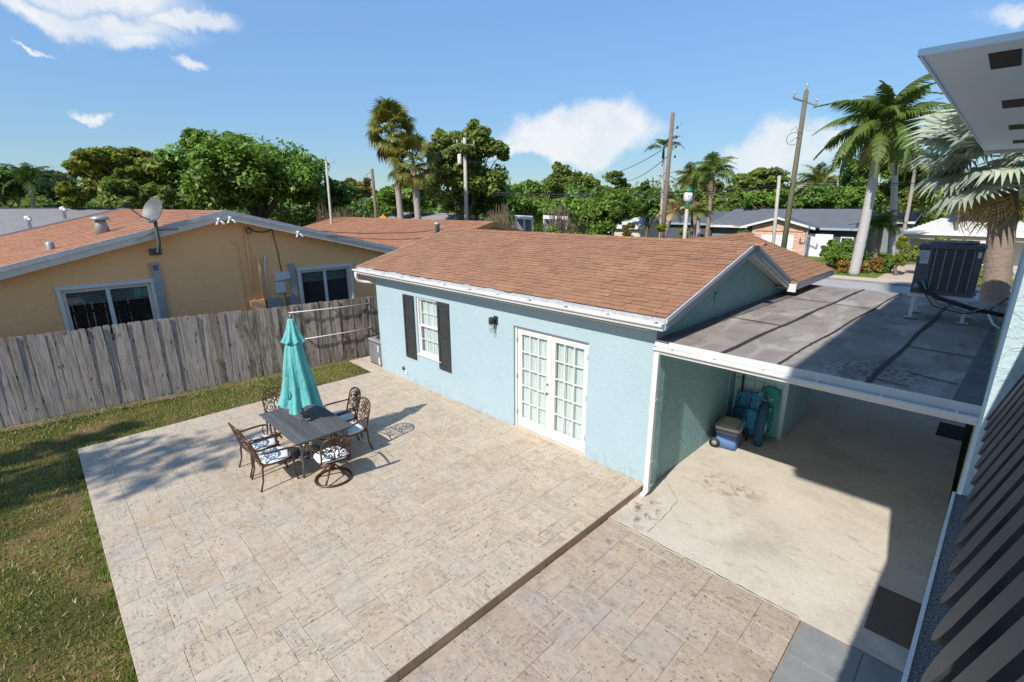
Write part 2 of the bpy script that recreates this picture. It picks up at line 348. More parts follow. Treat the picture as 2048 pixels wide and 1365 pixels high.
def glassmat(name, col, rough=.05):
    m, g, b = newmat(name); g.put(b.inputs['Base Color'], (*col, 1)); b.inputs['Roughness'].default_value = rough
    b.inputs['Transmission Weight'].default_value = 0.; b.inputs['Specular IOR Level'].default_value = .5
    tr = g.n('BsdfTransparent', Color=(.86, .9, .9, 1)); gl = g.n('BsdfGlossy', Color=(.9, .95, 1, 1), Roughness=.02)
    fr = g.n('Fresnel', IOR=1.45).outputs[0]
    mx = g.n('MixShader'); g.L.new(g.m('MULTIPLY', g.m('ADD', fr, .04), g.m('SUBTRACT', 1., g.N.new('ShaderNodeNewGeometry').outputs['Backfacing'])), mx.inputs[0]); g.L.new(tr.outputs[0], mx.inputs[1]); g.L.new(gl.outputs[0], mx.inputs[2])
    out = [n for n in g.N if n.bl_idname == 'ShaderNodeOutputMaterial'][0]; g.L.new(mx.outputs[0], out.inputs[0]); g.N.remove(b); return m
glassmat('pane_glass', (.02, .02, .02))
def cloth():
    m, g, b = newmat('teal_canvas'); P = g.pos()
    c = g.ramp(g.noise(P, 2, 4), [(.3, (.12, .46, .445)), (.7, (.19, .60, .575))])
    g.put(b.inputs['Base Color'], c); b.inputs['Roughness'].default_value = .85
    bump(g, b, g.m('ADD', g.noise(g.scl(P, (1, 1, .3)), 22, 4), g.m('MULTIPLY', g.noise(g.scl(P, (1, 1, .55)), 7, 3, .6, .8), 2.)), .018)
    tl = g.n('BsdfTranslucent', Color=c); mx = g.n('MixShader', i0=.22); g.L.new(b.outputs[0], mx.inputs[1]); g.L.new(tl.outputs[0], mx.inputs[2])
    out = [n for n in g.N if n.bl_idname == 'ShaderNodeOutputMaterial'][0]; g.L.new(mx.outputs[0], out.inputs[0])
cloth()

def leafmat(name, cols, trans=.38, big=.5, rough=.5):
    m, g, b = newmat(name); P = g.pos(); R = g.rnd()
    c = g.ramp(R, [(i / (len(cols) - 1), t) for i, t in enumerate(cols)])
    c = g.mix(1., c, g.ramp(g.noise(P, big, 3), [(.3, (.72, .74, .72)), (.7, (1.2, 1.18, 1.1))]), 'MULTIPLY')
    g.put(b.inputs['Base Color'], c); b.inputs['Roughness'].default_value = rough; b.inputs['Specular IOR Level'].default_value = .35
    tl = g.n('BsdfTranslucent', Color=g.mix(1., c, (1.15, 1.2, .7), 'MULTIPLY')); mx = g.n('MixShader', i0=trans); g.L.new(b.outputs[0], mx.inputs[1]); g.L.new(tl.outputs[0], mx.inputs[2])
    out = [n for n in g.N if n.bl_idname == 'ShaderNodeOutputMaterial'][0]; g.L.new(mx.outputs[0], out.inputs[0]); return m
leafmat('leaf_green', [(0.097, 0.182, 0.030), (0.193, 0.317, 0.058), (0.124, 0.230, 0.038), (0.289, 0.428, 0.090), (0.152, 0.262, 0.047)])
leafmat('leaf_dark', [(0.103, 0.193, 0.041), (0.158, 0.266, 0.058), (0.124, 0.217, 0.047), (0.206, 0.322, 0.076)])
leafmat('leaf_yellow', [(0.137, 0.168, 0.024), (0.247, 0.282, 0.046), (0.179, 0.228, 0.033), (0.347, 0.372, 0.066), (0.210, 0.252, 0.040)])
leafmat('leaf_olive', [(0.113, 0.168, 0.041), (0.216, 0.281, 0.062), (0.152, 0.213, 0.049), (0.304, 0.364, 0.090), (0.177, 0.243, 0.055)])
leafmat('leaf_bright', [(0.125, 0.21, 0.032), (0.175, 0.27, 0.048), (0.145, 0.235, 0.038), (0.21, 0.3, 0.06)])
leafmat('leaf_grey', [(0.116, 0.147, 0.085), (0.155, 0.178, 0.109), (0.132, 0.155, 0.093)])
leafmat('leaf_rust', [(0.232, 0.147, 0.043), (0.279, 0.202, 0.054), (0.186, 0.155, 0.043), (0.310, 0.232, 0.062)])
leafmat('leaf_croton', [(0.372, 0.264, 0.039), (0.434, 0.093, 0.046), (0.232, 0.295, 0.046), (0.465, 0.341, 0.062), (0.310, 0.217, 0.155)])
leafmat('twig_bare', [(.19, .135, .10), (.24, .175, .135), (.21, .15, .12)], .0)
leafmat('palm_green', [(0.091, 0.156, 0.029), (0.130, 0.195, 0.039), (0.111, 0.176, 0.033), (0.163, 0.208, 0.046)], .3)
leafmat('palm_yellow', [(0.169, 0.195, 0.039), (0.221, 0.221, 0.046), (0.130, 0.169, 0.033), (0.260, 0.208, 0.052)], .3)
leafmat('palm_dark', [(0.058, 0.117, 0.026), (0.085, 0.150, 0.033), (0.072, 0.130, 0.029)], .25)
leafmat('palm_dead', [(0.286, 0.195, 0.104), (0.364, 0.260, 0.156), (0.234, 0.156, 0.091)], .1)
leafmat('palm_silver', [(0.312, 0.364, 0.312), (0.390, 0.442, 0.377), (0.260, 0.312, 0.260), (0.429, 0.429, 0.325)], .15)
leafmat('palm_straw', [(0.468, 0.325, 0.130), (0.546, 0.403, 0.195), (0.390, 0.286, 0.130)], .15)
leafmat('grass_blade', [(0.290, 0.297, 0.080), (0.180, 0.253, 0.050), (0.150, 0.220, 0.040), (0.210, 0.275, 0.055), (0.300, 0.286, 0.100), (0.380, 0.352, 0.150), (0.130, 0.193, 0.036)], .3, .9)
leafmat('grass_dry', [(0.38, 0.29, 0.16), (0.5, 0.4, 0.25), (0.32, 0.24, 0.12)], .2)
leafmat('grass_far', [(0.143, 0.221, 0.039), (0.195, 0.273, 0.052)], .2)
surf('palm_bark', [(.30, .26, .235), (.38, .335, .30)], 3, .9, stretch=(1, 1, 5), bmp=.02, bscale=14)
surf('palm_bark_dark', [(.20, .15, .115), (.29, .22, .175)], 3, .9, stretch=(1, 1, 6), bmp=.04, bscale=10)
surf('royal_bark', [(.37, .35, .34), (.45, .43, .415)], 2, .85, stretch=(1, 1, 4), bmp=.008, bscale=10)
surf('bark', [(.11, .085, .07), (.17, .135, .115)], 4, .95, bmp=.03, bscale=12)
def lawnmat(name, greens, dry):
    m, g, b = newmat(name); P = g.pos()
    c = g.ramp(g.noise(P, 9, 6, .7), [(.3, greens[0]), (.7, greens[1])])
    c = g.mix(g.smooth(g.noise(P, .9, 5, .6, .4), .44, .64), c, dry)
    c = g.mix(1., c, g.ramp(g.noise(P, 55, 3, .7), [(.3, (.6, .6, .6)), (.7, (1.3, 1.3, 1.3))]), 'MULTIPLY')
    g.put(b.inputs['Base Color'], c); b.inputs['Roughness'].default_value = .95; b.inputs['Specular IOR Level'].default_value = .1
    bump(g, b, g.noise(P, 40, 4), .02)
lawnmat('lawn_ground', [(.06, .06, .018), (.11, .10, .03)], (.20, .13, .06))
lawnmat('far_lawn', [(.10, .16, .03), (.15, .20, .045)], (.2, .19, .07))
lawnmat('wild_ground', [(.05, .07, .02), (.08, .10, .03)], (.12, .10, .05))

# ---------------------------------------------------------------- building helpers
def tag(o, label=None, cat=None, group=None, kind=None):
    for k, v in (('label', label), ('category', cat), ('group', group), ('kind', kind)):
        if v: o[k] = v
    return o
def empty(name, loc=(0, 0, 0), label=None, cat=None, group=None, rz=0.):
    o = bpy.data.objects.new(name, None); COL.objects.link(o); o.location = loc; o.rotation_euler = (0, 0, rz); o.empty_display_size = .2
    return tag(o, label, cat, group)
def wloc(p):
    v = Vector((0, 0, 0))
    while p is not None: v += Vector(p.location); p = p.parent
    return v
def raw_mesh(name, verts, faces, mat, smooth=False):
    me = bpy.data.meshes.new(name); me.from_pydata([tuple(v) for v in verts], [], faces); me.materials.append(MATS[mat])
    if smooth: me.polygons.foreach_set('use_smooth', [True] * len(me.polygons))
    me.update(); return me
def np_mesh(name, verts, loops_per_face, idx, mat, smooth=False):
    """big meshes straight from numpy: verts (n,3), idx flat indices, every face loops_per_face long"""
    me = bpy.data.meshes.new(name); nf = len(idx) // loops_per_face
    me.vertices.add(len(verts)); me.vertices.foreach_set('co', np.asarray(verts, np.float32).ravel())
    me.loops.add(len(idx)); me.loops.foreach_set('vertex_index', np.asarray(idx, np.int32))
    me.polygons.add(nf); me.polygons.foreach_set('loop_start', np.arange(0, nf * loops_per_face, loops_per_face, dtype=np.int32))
    me.materials.append(MATS[mat])
    if smooth: me.polygons.foreach_set('use_smooth', np.ones(nf, bool))
    me.update(calc_edges=True); return me
def link(name, me, parent=None, loc=(0, 0, 0), rot=None):
    o = bpy.data.objects.new(name, me); COL.objects.link(o); o.location = loc
    if rot is not None: o.rotation_euler = rot
    if parent is not None: o.parent = parent
    return o
def copy_tree(o, parent=None, loc=None, rz=None):
    c = o.copy(); COL.objects.link(c); c.parent = parent
    if parent is not None: c.matrix_parent_inverse = o.matrix_parent_inverse.copy()
    if loc is not None: c.location = loc
    if rz is not None: c.rotation_euler = (0, 0, rz)
    for ch in list(o.children): copy_tree(ch, c)
    return c

class MB:
    def __init__(s): s.v = []; s.f = []
    def add(s, vs, fs):
        k = len(s.v); s.v += [tuple(map(float, v)) for v in vs]; s.f += [tuple(i + k for i in f) for f in fs]; return s
    def box(s, x0, x1, y0, y1, z0, z1):
        return s.add([(x0, y0, z0), (x1, y0, z0), (x1, y1, z0), (x0, y1, z0), (x0, y0, z1), (x1, y0, z1), (x1, y1, z1), (x0, y1, z1)],
                     [(0, 3, 2, 1), (4, 5, 6, 7), (0, 1, 5, 4), (1, 2, 6, 5), (2, 3, 7, 6), (3, 0, 4, 7)])
    def bev(s, x0, x1, y0, y1, z0, z1, b=.01):
        """box whose top edges are chamfered"""
        return s.add([(x0, y0, z0), (x1, y0, z0), (x1, y1, z0), (x0, y1, z0), (x0, y0, z1 - b), (x1, y0, z1 - b), (x1, y1, z1 - b), (x0, y1, z1 - b),
                      (x0 + b, y0 + b, z1), (x1 - b, y0 + b, z1), (x1 - b, y1 - b, z1), (x0 + b, y1 - b, z1)],
                     [(0, 3, 2, 1), (8, 9, 10, 11), (0, 1, 5, 4), (1, 2, 6, 5), (2, 3, 7, 6), (3, 0, 4, 7), (4, 5, 9, 8), (5, 6, 10, 9), (6, 7, 11, 10), (7, 4, 8, 11)])
    def hexa(s, a):
        """eight corners: bottom loop then top loop"""
        return s.add(a, [(0, 3, 2, 1), (4, 5, 6, 7), (0, 1, 5, 4), (1, 2, 6, 5), (2, 3, 7, 6), (3, 0, 4, 7)])
    def beam(s, p, q, w, h, up=(0, 0, 1)):
        p, q = Vector(p), Vector(q); d = (q - p).normalized(); u = Vector(up); r = d.cross(u).normalized() * w / 2; u2 = r.cross(d).normalized() * h / 2
        return s.hexa([p - r - u2, p + r - u2, q + r - u2, q - r - u2, p - r + u2, p + r + u2, q + r + u2, q - r + u2])
    def prism(s, poly, y0, y1, axis='y'):
        """poly of 2-D points extruded along an axis"""
        n = len(poly)
        f3 = {'y': lambda p, t: (p[0], t, p[1]), 'x': lambda p, t: (t, p[0], p[1]), 'z': lambda p, t: (p[0], p[1], t)}[axis]
        vs = [f3(p, y0) for p in poly] + [f3(p, y1) for p in poly]
        return s.add(vs, [tuple(range(n)), tuple(range(2 * n - 1, n - 1, -1))] + [(i, n + i, n + (i + 1) % n, (i + 1) % n) for i in range(n)])
    def tube(s, pts, r, n=6, caps=True, closed=False):
        pts = [Vector(p) for p in pts]; m = len(pts); rs = r if hasattr(r, '__len__') else [r] * m
        k = len(s.v); up = None; vs = []; fs = []
        for i, p in enumerate(pts):
            a = pts[(i - 1) % m] if closed or i else pts[0]; b = pts[(i + 1) % m] if closed or i < m - 1 else pts[-1]
            d = (b - a).normalized() if (b - a).length > 1e-9 else Vector((0, 0, 1))
            if up is None: up = d.orthogonal().normalized()
            else:
                up = up - d * up.dot(d); up = up.normalized() if up.length > 1e-6 else d.orthogonal().normalized()
            sd = d.cross(up)
            for j in range(n):
                t = 2 * PI * j / n; vs.append(p + (up * math.cos(t) + sd * math.sin(t)) * rs[i])
        for i in range(m if closed else m - 1):
            i2 = (i + 1) % m
            for j in range(n):
                j2 = (j + 1) % n; fs.append((i * n + j, i * n + j2, i2 * n + j2, i2 * n + j))
        if caps and not closed: fs += [tuple(range(n - 1, -1, -1)), tuple((m - 1) * n + j for j in range(n))]
        return s.add(vs, fs)
    def lathe(s, prof, n=16, c=(0, 0, 0), rf=None, caps=True):
        """prof: (r, z); rf(theta, i) multiplies the radius"""
        vs = []; fs = []
        for i, (r, zz) in enumerate(prof):
            for j in range(n):
                t = 2 * PI * j / n; q = r * (rf(t, i) if rf else 1); vs.append((c[0] + q * math.cos(t), c[1] + q * math.sin(t), c[2] + zz))
        for i in range(len(prof) - 1):
            for j in range(n): fs.append((i * n + j, i * n + (j + 1) % n, (i + 1) * n + (j + 1) % n, (i + 1) * n + j))
        if caps: fs += [tuple(range(n - 1, -1, -1)), tuple((len(prof) - 1) * n + j for j in range(n))]
        return s.add(vs, fs)
    def build(s, name, mat, parent=None, smooth=False, local=False, centre=True):
        """ONE mesh object; vertices are in world space (parent unrotated) unless local"""
        vs = np.array(s.v, float); loc = Vector((0, 0, 0))
        if not local and centre:
            c = vs.mean(0); c[2] = vs[:, 2].min(); vs = vs - c; loc = Vector(c)
            if parent is not None: loc -= wloc(parent)
        o = link(name, raw_mesh(name, vs, s.f, mat, smooth), parent, loc); return o
def box(name, mat, b, parent=None, **k): return MB().box(*b).build(name, mat, parent, **k)
def arc(c, r, a0, a1, n, plane='xz'):
    out = []
    for i in range(n + 1):
        t = a0 + (a1 - a0) * i / n; a, b = r * math.cos(t), r * math.sin(t)
        out.append({'xz': (c[0] + a, c[1], c[2] + b), 'yz': (c[0], c[1] + a, c[2] + b), 'xy': (c[0] + a, c[1] + b, c[2])}[plane])
    return out
def catenary(a, b, sag, n=14):
    a, b = Vector(a), Vector(b); return [a.lerp(b, i / n) - Vector((0, 0, sag * 4 * (i / n) * (1 - i / n))) for i in range(n + 1)]
def struct(o, kind='structure'): o['kind'] = kind; return o

# ================================================================ THE SETTING: ground, lawn, patio, street
struct(MB().add([(-900, -900, -.2), (900, -900, -.2), (900, 900, -.2), (-900, 900, -.2)], [(0, 1, 2, 3)]).build('ground', 'wild_ground'))
lawn = struct(MB().prism([(-10.9, -30), (20, -30), (20, -6.80), (-8.58, -6.80), (-8.58, .2), (-10.4, .2)], -.3, -.055, 'z').build('lawn', 'lawn_ground'))
# grass blades over the part of the lawn nearest the patio
def in_lawn(x, y): return (y < -6.83) | ((x < -8.62) & (y < .15))
def blades(n, xr, yr, hgt, wid, mat, name, keep=None, lean=.7, z0=-.055, parent=None):
    x = RNG.uniform(*xr, n); y = RNG.uniform(*yr, n)
    if keep is not None: k = keep(x, y); x, y = x[k], y[k]
    n = len(x); a = RNG.uniform(0, 2 * PI, n); h = hgt * RNG.uniform(.45, 1.25, n); w_ = wid * RNG.uniform(.6, 1.3, n); l = RNG.uniform(.1, lean, n) * h; b = RNG.uniform(0, 2 * PI, n)
    v = np.zeros((n, 3, 3)); v[:, 0] = np.c_[x - np.cos(a) * w_, y - np.sin(a) * w_, np.full(n, z0)]; v[:, 1] = np.c_[x + np.cos(a) * w_, y + np.sin(a) * w_, np.full(n, z0)]
    v[:, 2] = np.c_[x + np.cos(b) * l, y + np.sin(b) * l, z0 + h]
    return link(name, np_mesh(name, v.reshape(-1, 3), 3, np.arange(3 * n), mat), parent)
def keep_grass(x, y):
    k = in_lawn(x, y)
    q = np.sin(x * 2.3 + 1.3 * np.sin(y * 1.7)) + np.sin(y * 2.9 + 1.1 * np.sin(x * 2.1)) + RNG.normal(0, .7, len(x))
    return k & (q > -1.1) & (x > -11.6 - .13 * y * 0)
gr = blades(210000, (-11.2, 1.2), (-11.2, .2), .055, .0085, 'grass_blade', 'grass', keep_grass); tag(gr, 'short patchy green and brown lawn grass beside the patio', 'grass', kind='stuff')
gd = blades(34000, (-11.2, 1.2), (-11.2, .2), .045, .009, 'grass_dry', 'dry_grass', keep_grass, 1.6); tag(gd, 'dry straw coloured blades scattered through the lawn', 'dry grass', kind='stuff')
ge = blades(5000, (-8.72, -.2), (-6.90, -6.80), .075, .007, 'grass_blade', 'edge_grass', lambda x, y: np.sin(x * 9) + np.sin(x * 23 + 1) + RNG.normal(0, .5, len(x)) > .1, 1.1); tag(ge, 'longer grass fringe along the patio edge', 'grass', kind='stuff')

# --- upper patio: one slab with travertine pavers laid in a mixed pattern
X0, X1, Y0, Y1 = -8.60, 0., -6.80, 0.
patio = struct(MB().box(X0 + .006, X1 - .035, Y0 + .006, .30, -.16, -.012).build('patio', 'joint_sand'))
U = .2032
def layout(nx, ny, seed):
    r = random.Random(seed); occ = [[0] * ny for _ in range(nx)]; out = []
    sizes = [(3, 2), (2, 3), (2, 2), (2, 1), (1, 2), (1, 1)]; wts = [9, 2.4, 5, 1.6, .8, .35]
    for j in range(ny):
        for i in range(nx):
            if occ[i][j]: continue
            ok = []
            for (a, b), w_ in zip(sizes, wts):
                if i + a <= nx and j + b <= ny and not any(occ[i + p][j + q] for p in range(a) for q in range(b)): ok.append(((a, b), w_))
            (a, b) = r.choices([o[0] for o in ok], [o[1] for o in ok])[0]
            for p in range(a):
                for q in range(b): occ[i + p][j + q] = 1
            out.append((i, j, a, b))
    return out
PAV = {}
def paver_mesh(wd, dp, mat, th=.045):
    k = (round(wd, 3), round(dp, 3), mat)
    if k not in PAV:
        m = MB().bev(-wd / 2, wd / 2, -dp / 2, dp / 2, -th, 0, .004); PAV[k] = raw_mesh('paver', m.v, m.f, mat)
    return PAV[k]
def lay(parent, x0, x1, y0, y1, z, mat, seed, limit):
    nx, ny = round((x1 - x0) / U), round((y1 - y0) / U); ux, uy = (x1 - x0) / nx, (y1 - y0) / ny; gap = .003
    pcs = []
    for (i, j, a, b) in layout(nx, ny, seed):
        cx, cy = x0 + (i + a / 2) * ux, y0 + (j + b / 2) * uy
        d = math.hypot(cx - CAM[0], cy - CAM[1]); pcs.append((-a * b / (d * d + 12), cx, cy, a * ux - gap, b * uy - gap))
    pcs.sort(); rest = MB(); pl = wloc(parent)
    for n, (_, cx, cy, wd, dp) in enumerate(pcs):
        dz = random.uniform(-.0018, .0018)
        if n < limit:
            link('paver', paver_mesh(wd, dp, mat), parent, Vector((cx, cy, z + dz)) - pl, (random.gauss(0, .0022), random.gauss(0, .0022), random.gauss(0, .0015)))
        else: rest.bev(cx - wd / 2, cx + wd / 2, cy - dp / 2, cy + dp / 2, z - .045, z + dz, .004)
    if rest.v: struct(rest.build('small_pavers', mat, parent), 'stuff')
    return len(pcs)
lay(patio, X0, X1, Y0, Y1, 0., 'travertine', 3, 300)
# step riser along the patio's low side, in facing stones
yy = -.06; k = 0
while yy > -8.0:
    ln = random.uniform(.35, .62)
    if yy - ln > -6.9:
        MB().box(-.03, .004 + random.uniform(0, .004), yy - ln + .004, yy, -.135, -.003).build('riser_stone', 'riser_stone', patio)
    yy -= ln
# --- lower patio, concrete pad, grey slabs
low = struct(MB().box(.0, 2.72, -9.5, -1.10, -.26, -.142).build('lower_patio', 'joint_dark'))
lay(low, .012, 2.72, -7.3, -1.115, -.13, 'travertine_low', 11, 300)
pad = struct(MB().box(.004, 3.74, -1.10, 9.6, -.3, -.128).build('carport_floor', 'painted_concrete'))
struct(MB().box(2.725, 6.2, -9.5, -1.104, -.3, -.146).build('side_path', 'joint_sand'))
sp = bpy.data.objects['side_path']
for i in range(4):
    for j in range(6):
        wd = .60
        link('slab', paver_mesh(wd - .006, wd - .006, 'slate_grey'), sp, Vector((2.735 + wd * (i + .5), -1.115 - wd * (j + .5), -.128)) - wloc(sp))
struct(MB().box(3.74, 6.2, -1.10, -3.1 + 2, -.3, -.13).build('path_edge', 'joint_sand')) if False else None
# cracks in the concrete pad
ck = MB()
def crack(pts, w0, z):
    pr = []
    for i in range(len(pts) - 1):
        a, b = Vector(pts[i]), Vector(pts[i + 1]); n = max(2, int((b - a).length / .07))
        for t in range(n): q = a.lerp(b, t / n); pr.append((q.x + random.gauss(0, .006), q.y + random.gauss(0, .006)))
    pr.append(tuple(pts[-1][:2])); vs = []; fs = []
    for i, p in enumerate(pr):
        q = pr[min(i + 1, len(pr) - 1)]; o = pr[max(i - 1, 0)]; d = Vector((q[0] - o[0], q[1] - o[1])).normalized(); w_ = w0 * random.uniform(.3, 1.)
        vs += [(p[0] - d.y * w_, p[1] + d.x * w_, z), (p[0] + d.y * w_, p[1] - d.x * w_, z)]
    for i in range(len(pr) - 1): fs.append((2 * i, 2 * i + 1, 2 * i + 3, 2 * i + 2))
    ck.add(vs, fs)
crack([(.62, -.98, 0), (.60, -.4, 0), (.56, .1, 0), (.1, .55, 0)], .004, -.1245)
crack([(.01, -1.085, 0), (.6, -1.09, 0), (2.7, -1.095, 0)], .009, -.1235)
ck.build('crack', 'dark_gap', pad)
# condenser slab and mulch strip at the foot of the fence
struct(MB().box(-10.1, -8.62, -.30, .75, -.3, -.02).build('condenser_slab', 'sidewalk'))
struct(MB().add([(-11.25, -8.6, -.048), (-10.95, -8.6, -.048), (-9.95, .2, -.048), (-10.25, .2, -.048)], [(0, 1, 2, 3)]).build('mulch_strip', 'mulch'))

# --- the street beyond the carport
struct(MB().box(-140, 90, 9.6, 13.5, -.3, -.165).build('side_yard', 'far_lawn'))
struct(MB().box(-140, 90, 13.5, 21.6, -.3, -.17).build('front_yard', 'far_lawn'))
struct(MB().box(-3, 3.9, 9.6, 21.6, -.3, -.15).build('front_driveway', 'sidewalk'))
struct(MB().box(-140, 90, 21.6, 30.6, -.32, -.19).build('street', 'asphalt'))
struct(MB().box(-140, 90, 30.6, 30.85, -.32, -.09).build('kerb', 'kerb_dark'))
struct(MB().box(-140, 90, 30.85, 32.5, -.32, -.085).build('sidewalk', 'sidewalk'))
struct(MB().box(-140, 90, 32.5, 75, -.32, -.10).build('opposite_lawn', 'far_lawn'))
struct(MB().box(-1.9, 1.4, 32.5, 44, -.3, -.075).build('opposite_driveway', 'driveway_tan'))
struct(MB().box(3.4, 9.5, 38, 60, -.3, -.075).build('opposite_path', 'sidewalk'))
fg = blades(42000, (-14, 9), (32.6, 42), .09, .02, 'grass_far', 'verge_grass', lambda x, y: ~((x > -2) & (x < 1.5)), .5, -.10); tag(fg, 'bright mown grass of the verge across the street', 'grass', kind='stuff')

# ================================================================ THE BLUE COTTAGE
cot = empty('cottage', (-4.3, 3, 0), 'light blue stucco cottage with brown shingle roof and white French doors', 'house')
XL, XR = -8.62, 0.; WT = 2.80
DX0, DX1, DZ1 = -3.18, -1.29, 2.25      # door opening
WX0, WX1, WZ0, WZ1 = -6.68, -5.72, .90, 2.40   # window opening
fw = MB()
for (a, b, c, d) in ((XL, WX0, -.14, WT), (WX0, WX1, -.14, WZ0), (WX0, WX1, WZ1, WT), (WX1, DX0, -.14, WT), (DX0, DX1, DZ1, WT), (DX1, XR, -.14, WT)):
    fw.box(a, b, 0, .2, c, d)
fw.build('front_wall', 'blue_stucco', cot)
MB().box(DX0 - .02, DX1 + .02, -.005, .2, -.14, .004).build('door_sill', 'sidewalk', cot)
RY, RZ = 2.95, 3.90; EY, EZ = -.28, 3.00; SF = (RZ - EZ) / (RY - EY); SR = .372; BY = 5.49
BZ = RZ - SR * (BY - RY)
gab = [(.2, -.14), (8.55, -.14), (8.55, 2.74), (BY + .1, 2.74), (RY, RZ - .13), (.2, EZ + SF * (.2 - EY) - .13)]
MB().prism(gab, -.2, 0, 'x').build('gable_wall', 'blue_stucco_shaded', cot)
MB().prism([(.2, -.14), (BY, -.14), (BY, 2.74), (RY, RZ - .13), (.2, EZ + SF * .4 - .1)], XL, XL + .2, 'x').build('end_wall', 'blue_stucco', cot)
MB().box(XL + .2, -.2, 8.35, 8.55, -.14, 2.74).build('rear_wall', 'blue_stucco', cot)
MB().box(XL + .2, -.2, 3.0, 3.1, -.1, 2.7).build('inner_wall', 'cream_stucco', cot)
MB().box(XL + .2, -.2, .2, 3.0, -.1, .0).build('inner_floor', 'driveway_tan', cot)
# ---- roof
RX0, RX1 = -9.02, .27
roof = MB().hexa([(RX0, EY, EZ - .09), (RX1, EY, EZ - .09), (RX1, RY, RZ - .09), (RX0, RY, RZ - .09), (RX0, EY, EZ - .006), (RX1, EY, EZ - .006), (RX1, RY, RZ - .006), (RX0, RY, RZ - .006)]).build('roof', 'brown_shingle', cot)
MB().hexa([(RX0, RY, RZ - .1), (RX1, RY, RZ - .1), (RX1, BY, BZ - .1), (RX0, BY, BZ - .1), (RX0, RY, RZ - .004), (RX1, RY, RZ - .004), (RX1, BY, BZ - .004), (RX0, BY, BZ - .004)]).build('rear_slope', 'brown_shingle', roof)
# wing with its ridge running to the street
WXE, WZE, WXR, WY1 = .42, 2.88, -1.95, 8.85; WZR = WZE + SR * (WXE - WXR)
wp = [(WXE, BY - .02), (WXE, WY1), (WXR, WY1), (WXR, 3.35), (RX1 - .02, BY - .02)]
def wz(x): return WZE + SR * (WXE - x)
MB().add([(x, y, wz(x)) for x, y in wp] + [(x, y, wz(x) - .09) for x, y in wp], [(0, 1, 2, 3, 4), (9, 8, 7, 6, 5)] + [(i, 5 + i, 5 + (i + 1) % 5, (i + 1) % 5) for i in range(5)]).build('wing_slope', 'brown_shingle', roof)
wq = 2 * WXR - WXE
MB().hexa([(wq, 5, WZE - .09), (WXR, 3.4, WZR - .09), (WXR, WY1, WZR - .09), (wq, WY1, WZE - .09), (wq, 5, WZE), (WXR, 3.4, WZR), (WXR, WY1, WZR), (wq, WY1, WZE)]).build('wing_far_slope', 'brown_shingle', roof)
# ---- shingle tabs
def tab_mesh(wd, ln, th, mat, name='shingle'):
    m = MB().add([(0, 0, 0), (wd, 0, 0), (wd, 0, th), (0, 0, th), (0, ln, 0), (wd, ln, 0)], [(0, 1, 2, 3), (3, 2, 5, 4), (0, 3, 4), (1, 5, 2)])
    return m
def edge_slot(me):
    """dark butt on every tab: asphalt core, with course shadow lines put into the colour"""
    me.materials.append(MATS['shingle_edge']); mi = np.zeros(len(me.polygons), np.int32); mi[0::4] = 1; mi[2::4] = 1; mi[3::4] = 1; me.polygons.foreach_set('material_index', mi); return me
def shingle_field(parent, org, u, v, rows, expo, span, mat, limit, seed, wds=(.19, .24, .30), th0=.010, name='shingle'):
    """courses of tabs on a sloping plane: u along the eave, v up the slope; span(row) -> (s0, s1) along u"""
    r = random.Random(seed); u, v = Vector(u).normalized(), Vector(v).normalized(); nrm = u.cross(v); org = Vector(org)
    M = Matrix((u, v, nrm)).transposed(); e = M.to_euler(); cache = {}; pcs = []
    for i in range(rows):
        s0, s1 = span(i); s = s0 - r.uniform(0, .2) ; first = True
        while s < s1:
            wd = r.choice(wds); a, b = max(s, s0), min(s + wd - .005, s1)
            if b - a > .03:
                th = r.choice((th0, th0, th0 * 1.5)); ln = expo * 1.6; dv = r.choice((0, -.014, .0, .012))
                pcs.append((org + u * a + v * (i * expo + dv), b - a, ln, th))
            s += wd
    pcs.sort(key=lambda p: (p[0] - Vector(CAM)).length); pl = wloc(parent); rest = MB()
    for n, (p, wd, ln, th) in enumerate(pcs):
        if n < limit:
            k = (round(wd, 2), round(th, 4))
            if k not in cache: t = tab_mesh(wd, ln, th, mat); cache[k] = edge_slot(raw_mesh(name, t.v, t.f, mat))
            link(name, cache[k], parent, p - pl, e)
        else:
            t = tab_mesh(wd, ln, th, mat); rest.add([p + M @ Vector(q) for q in t.v], t.f)
    if rest.v: o = struct(rest.build('shingle_field', mat, parent), 'stuff'); edge_slot(o.data)
LF = math.hypot(RY - EY, RZ - EZ); NR = 26
shingle_field(roof, (0, EY - .02, EZ), (1, 0, 0), (0, RY - EY, RZ - EZ), NR, LF / NR, lambda i: (RX0 - .01, RX1 + .012), 'brown_shingle', 300, 5)
LW = math.hypot(WXE - WXR, WZR - WZE); NW = 17
def wspan(i):
    x = WXE - (i + .3) / NW * (WXE - WXR); return (max(BY - (RX1 - x) * 1.0, 3.35) - (.0 if x > RX1 else 0), WY1 + .01)
shingle_field(roof, (WXE + .02, 0, WZE + .004), (0, 1, 0), (WXR - WXE, 0, WZR - WZE), NW, LW / NW, wspan, 'brown_shingle', 0, 6)
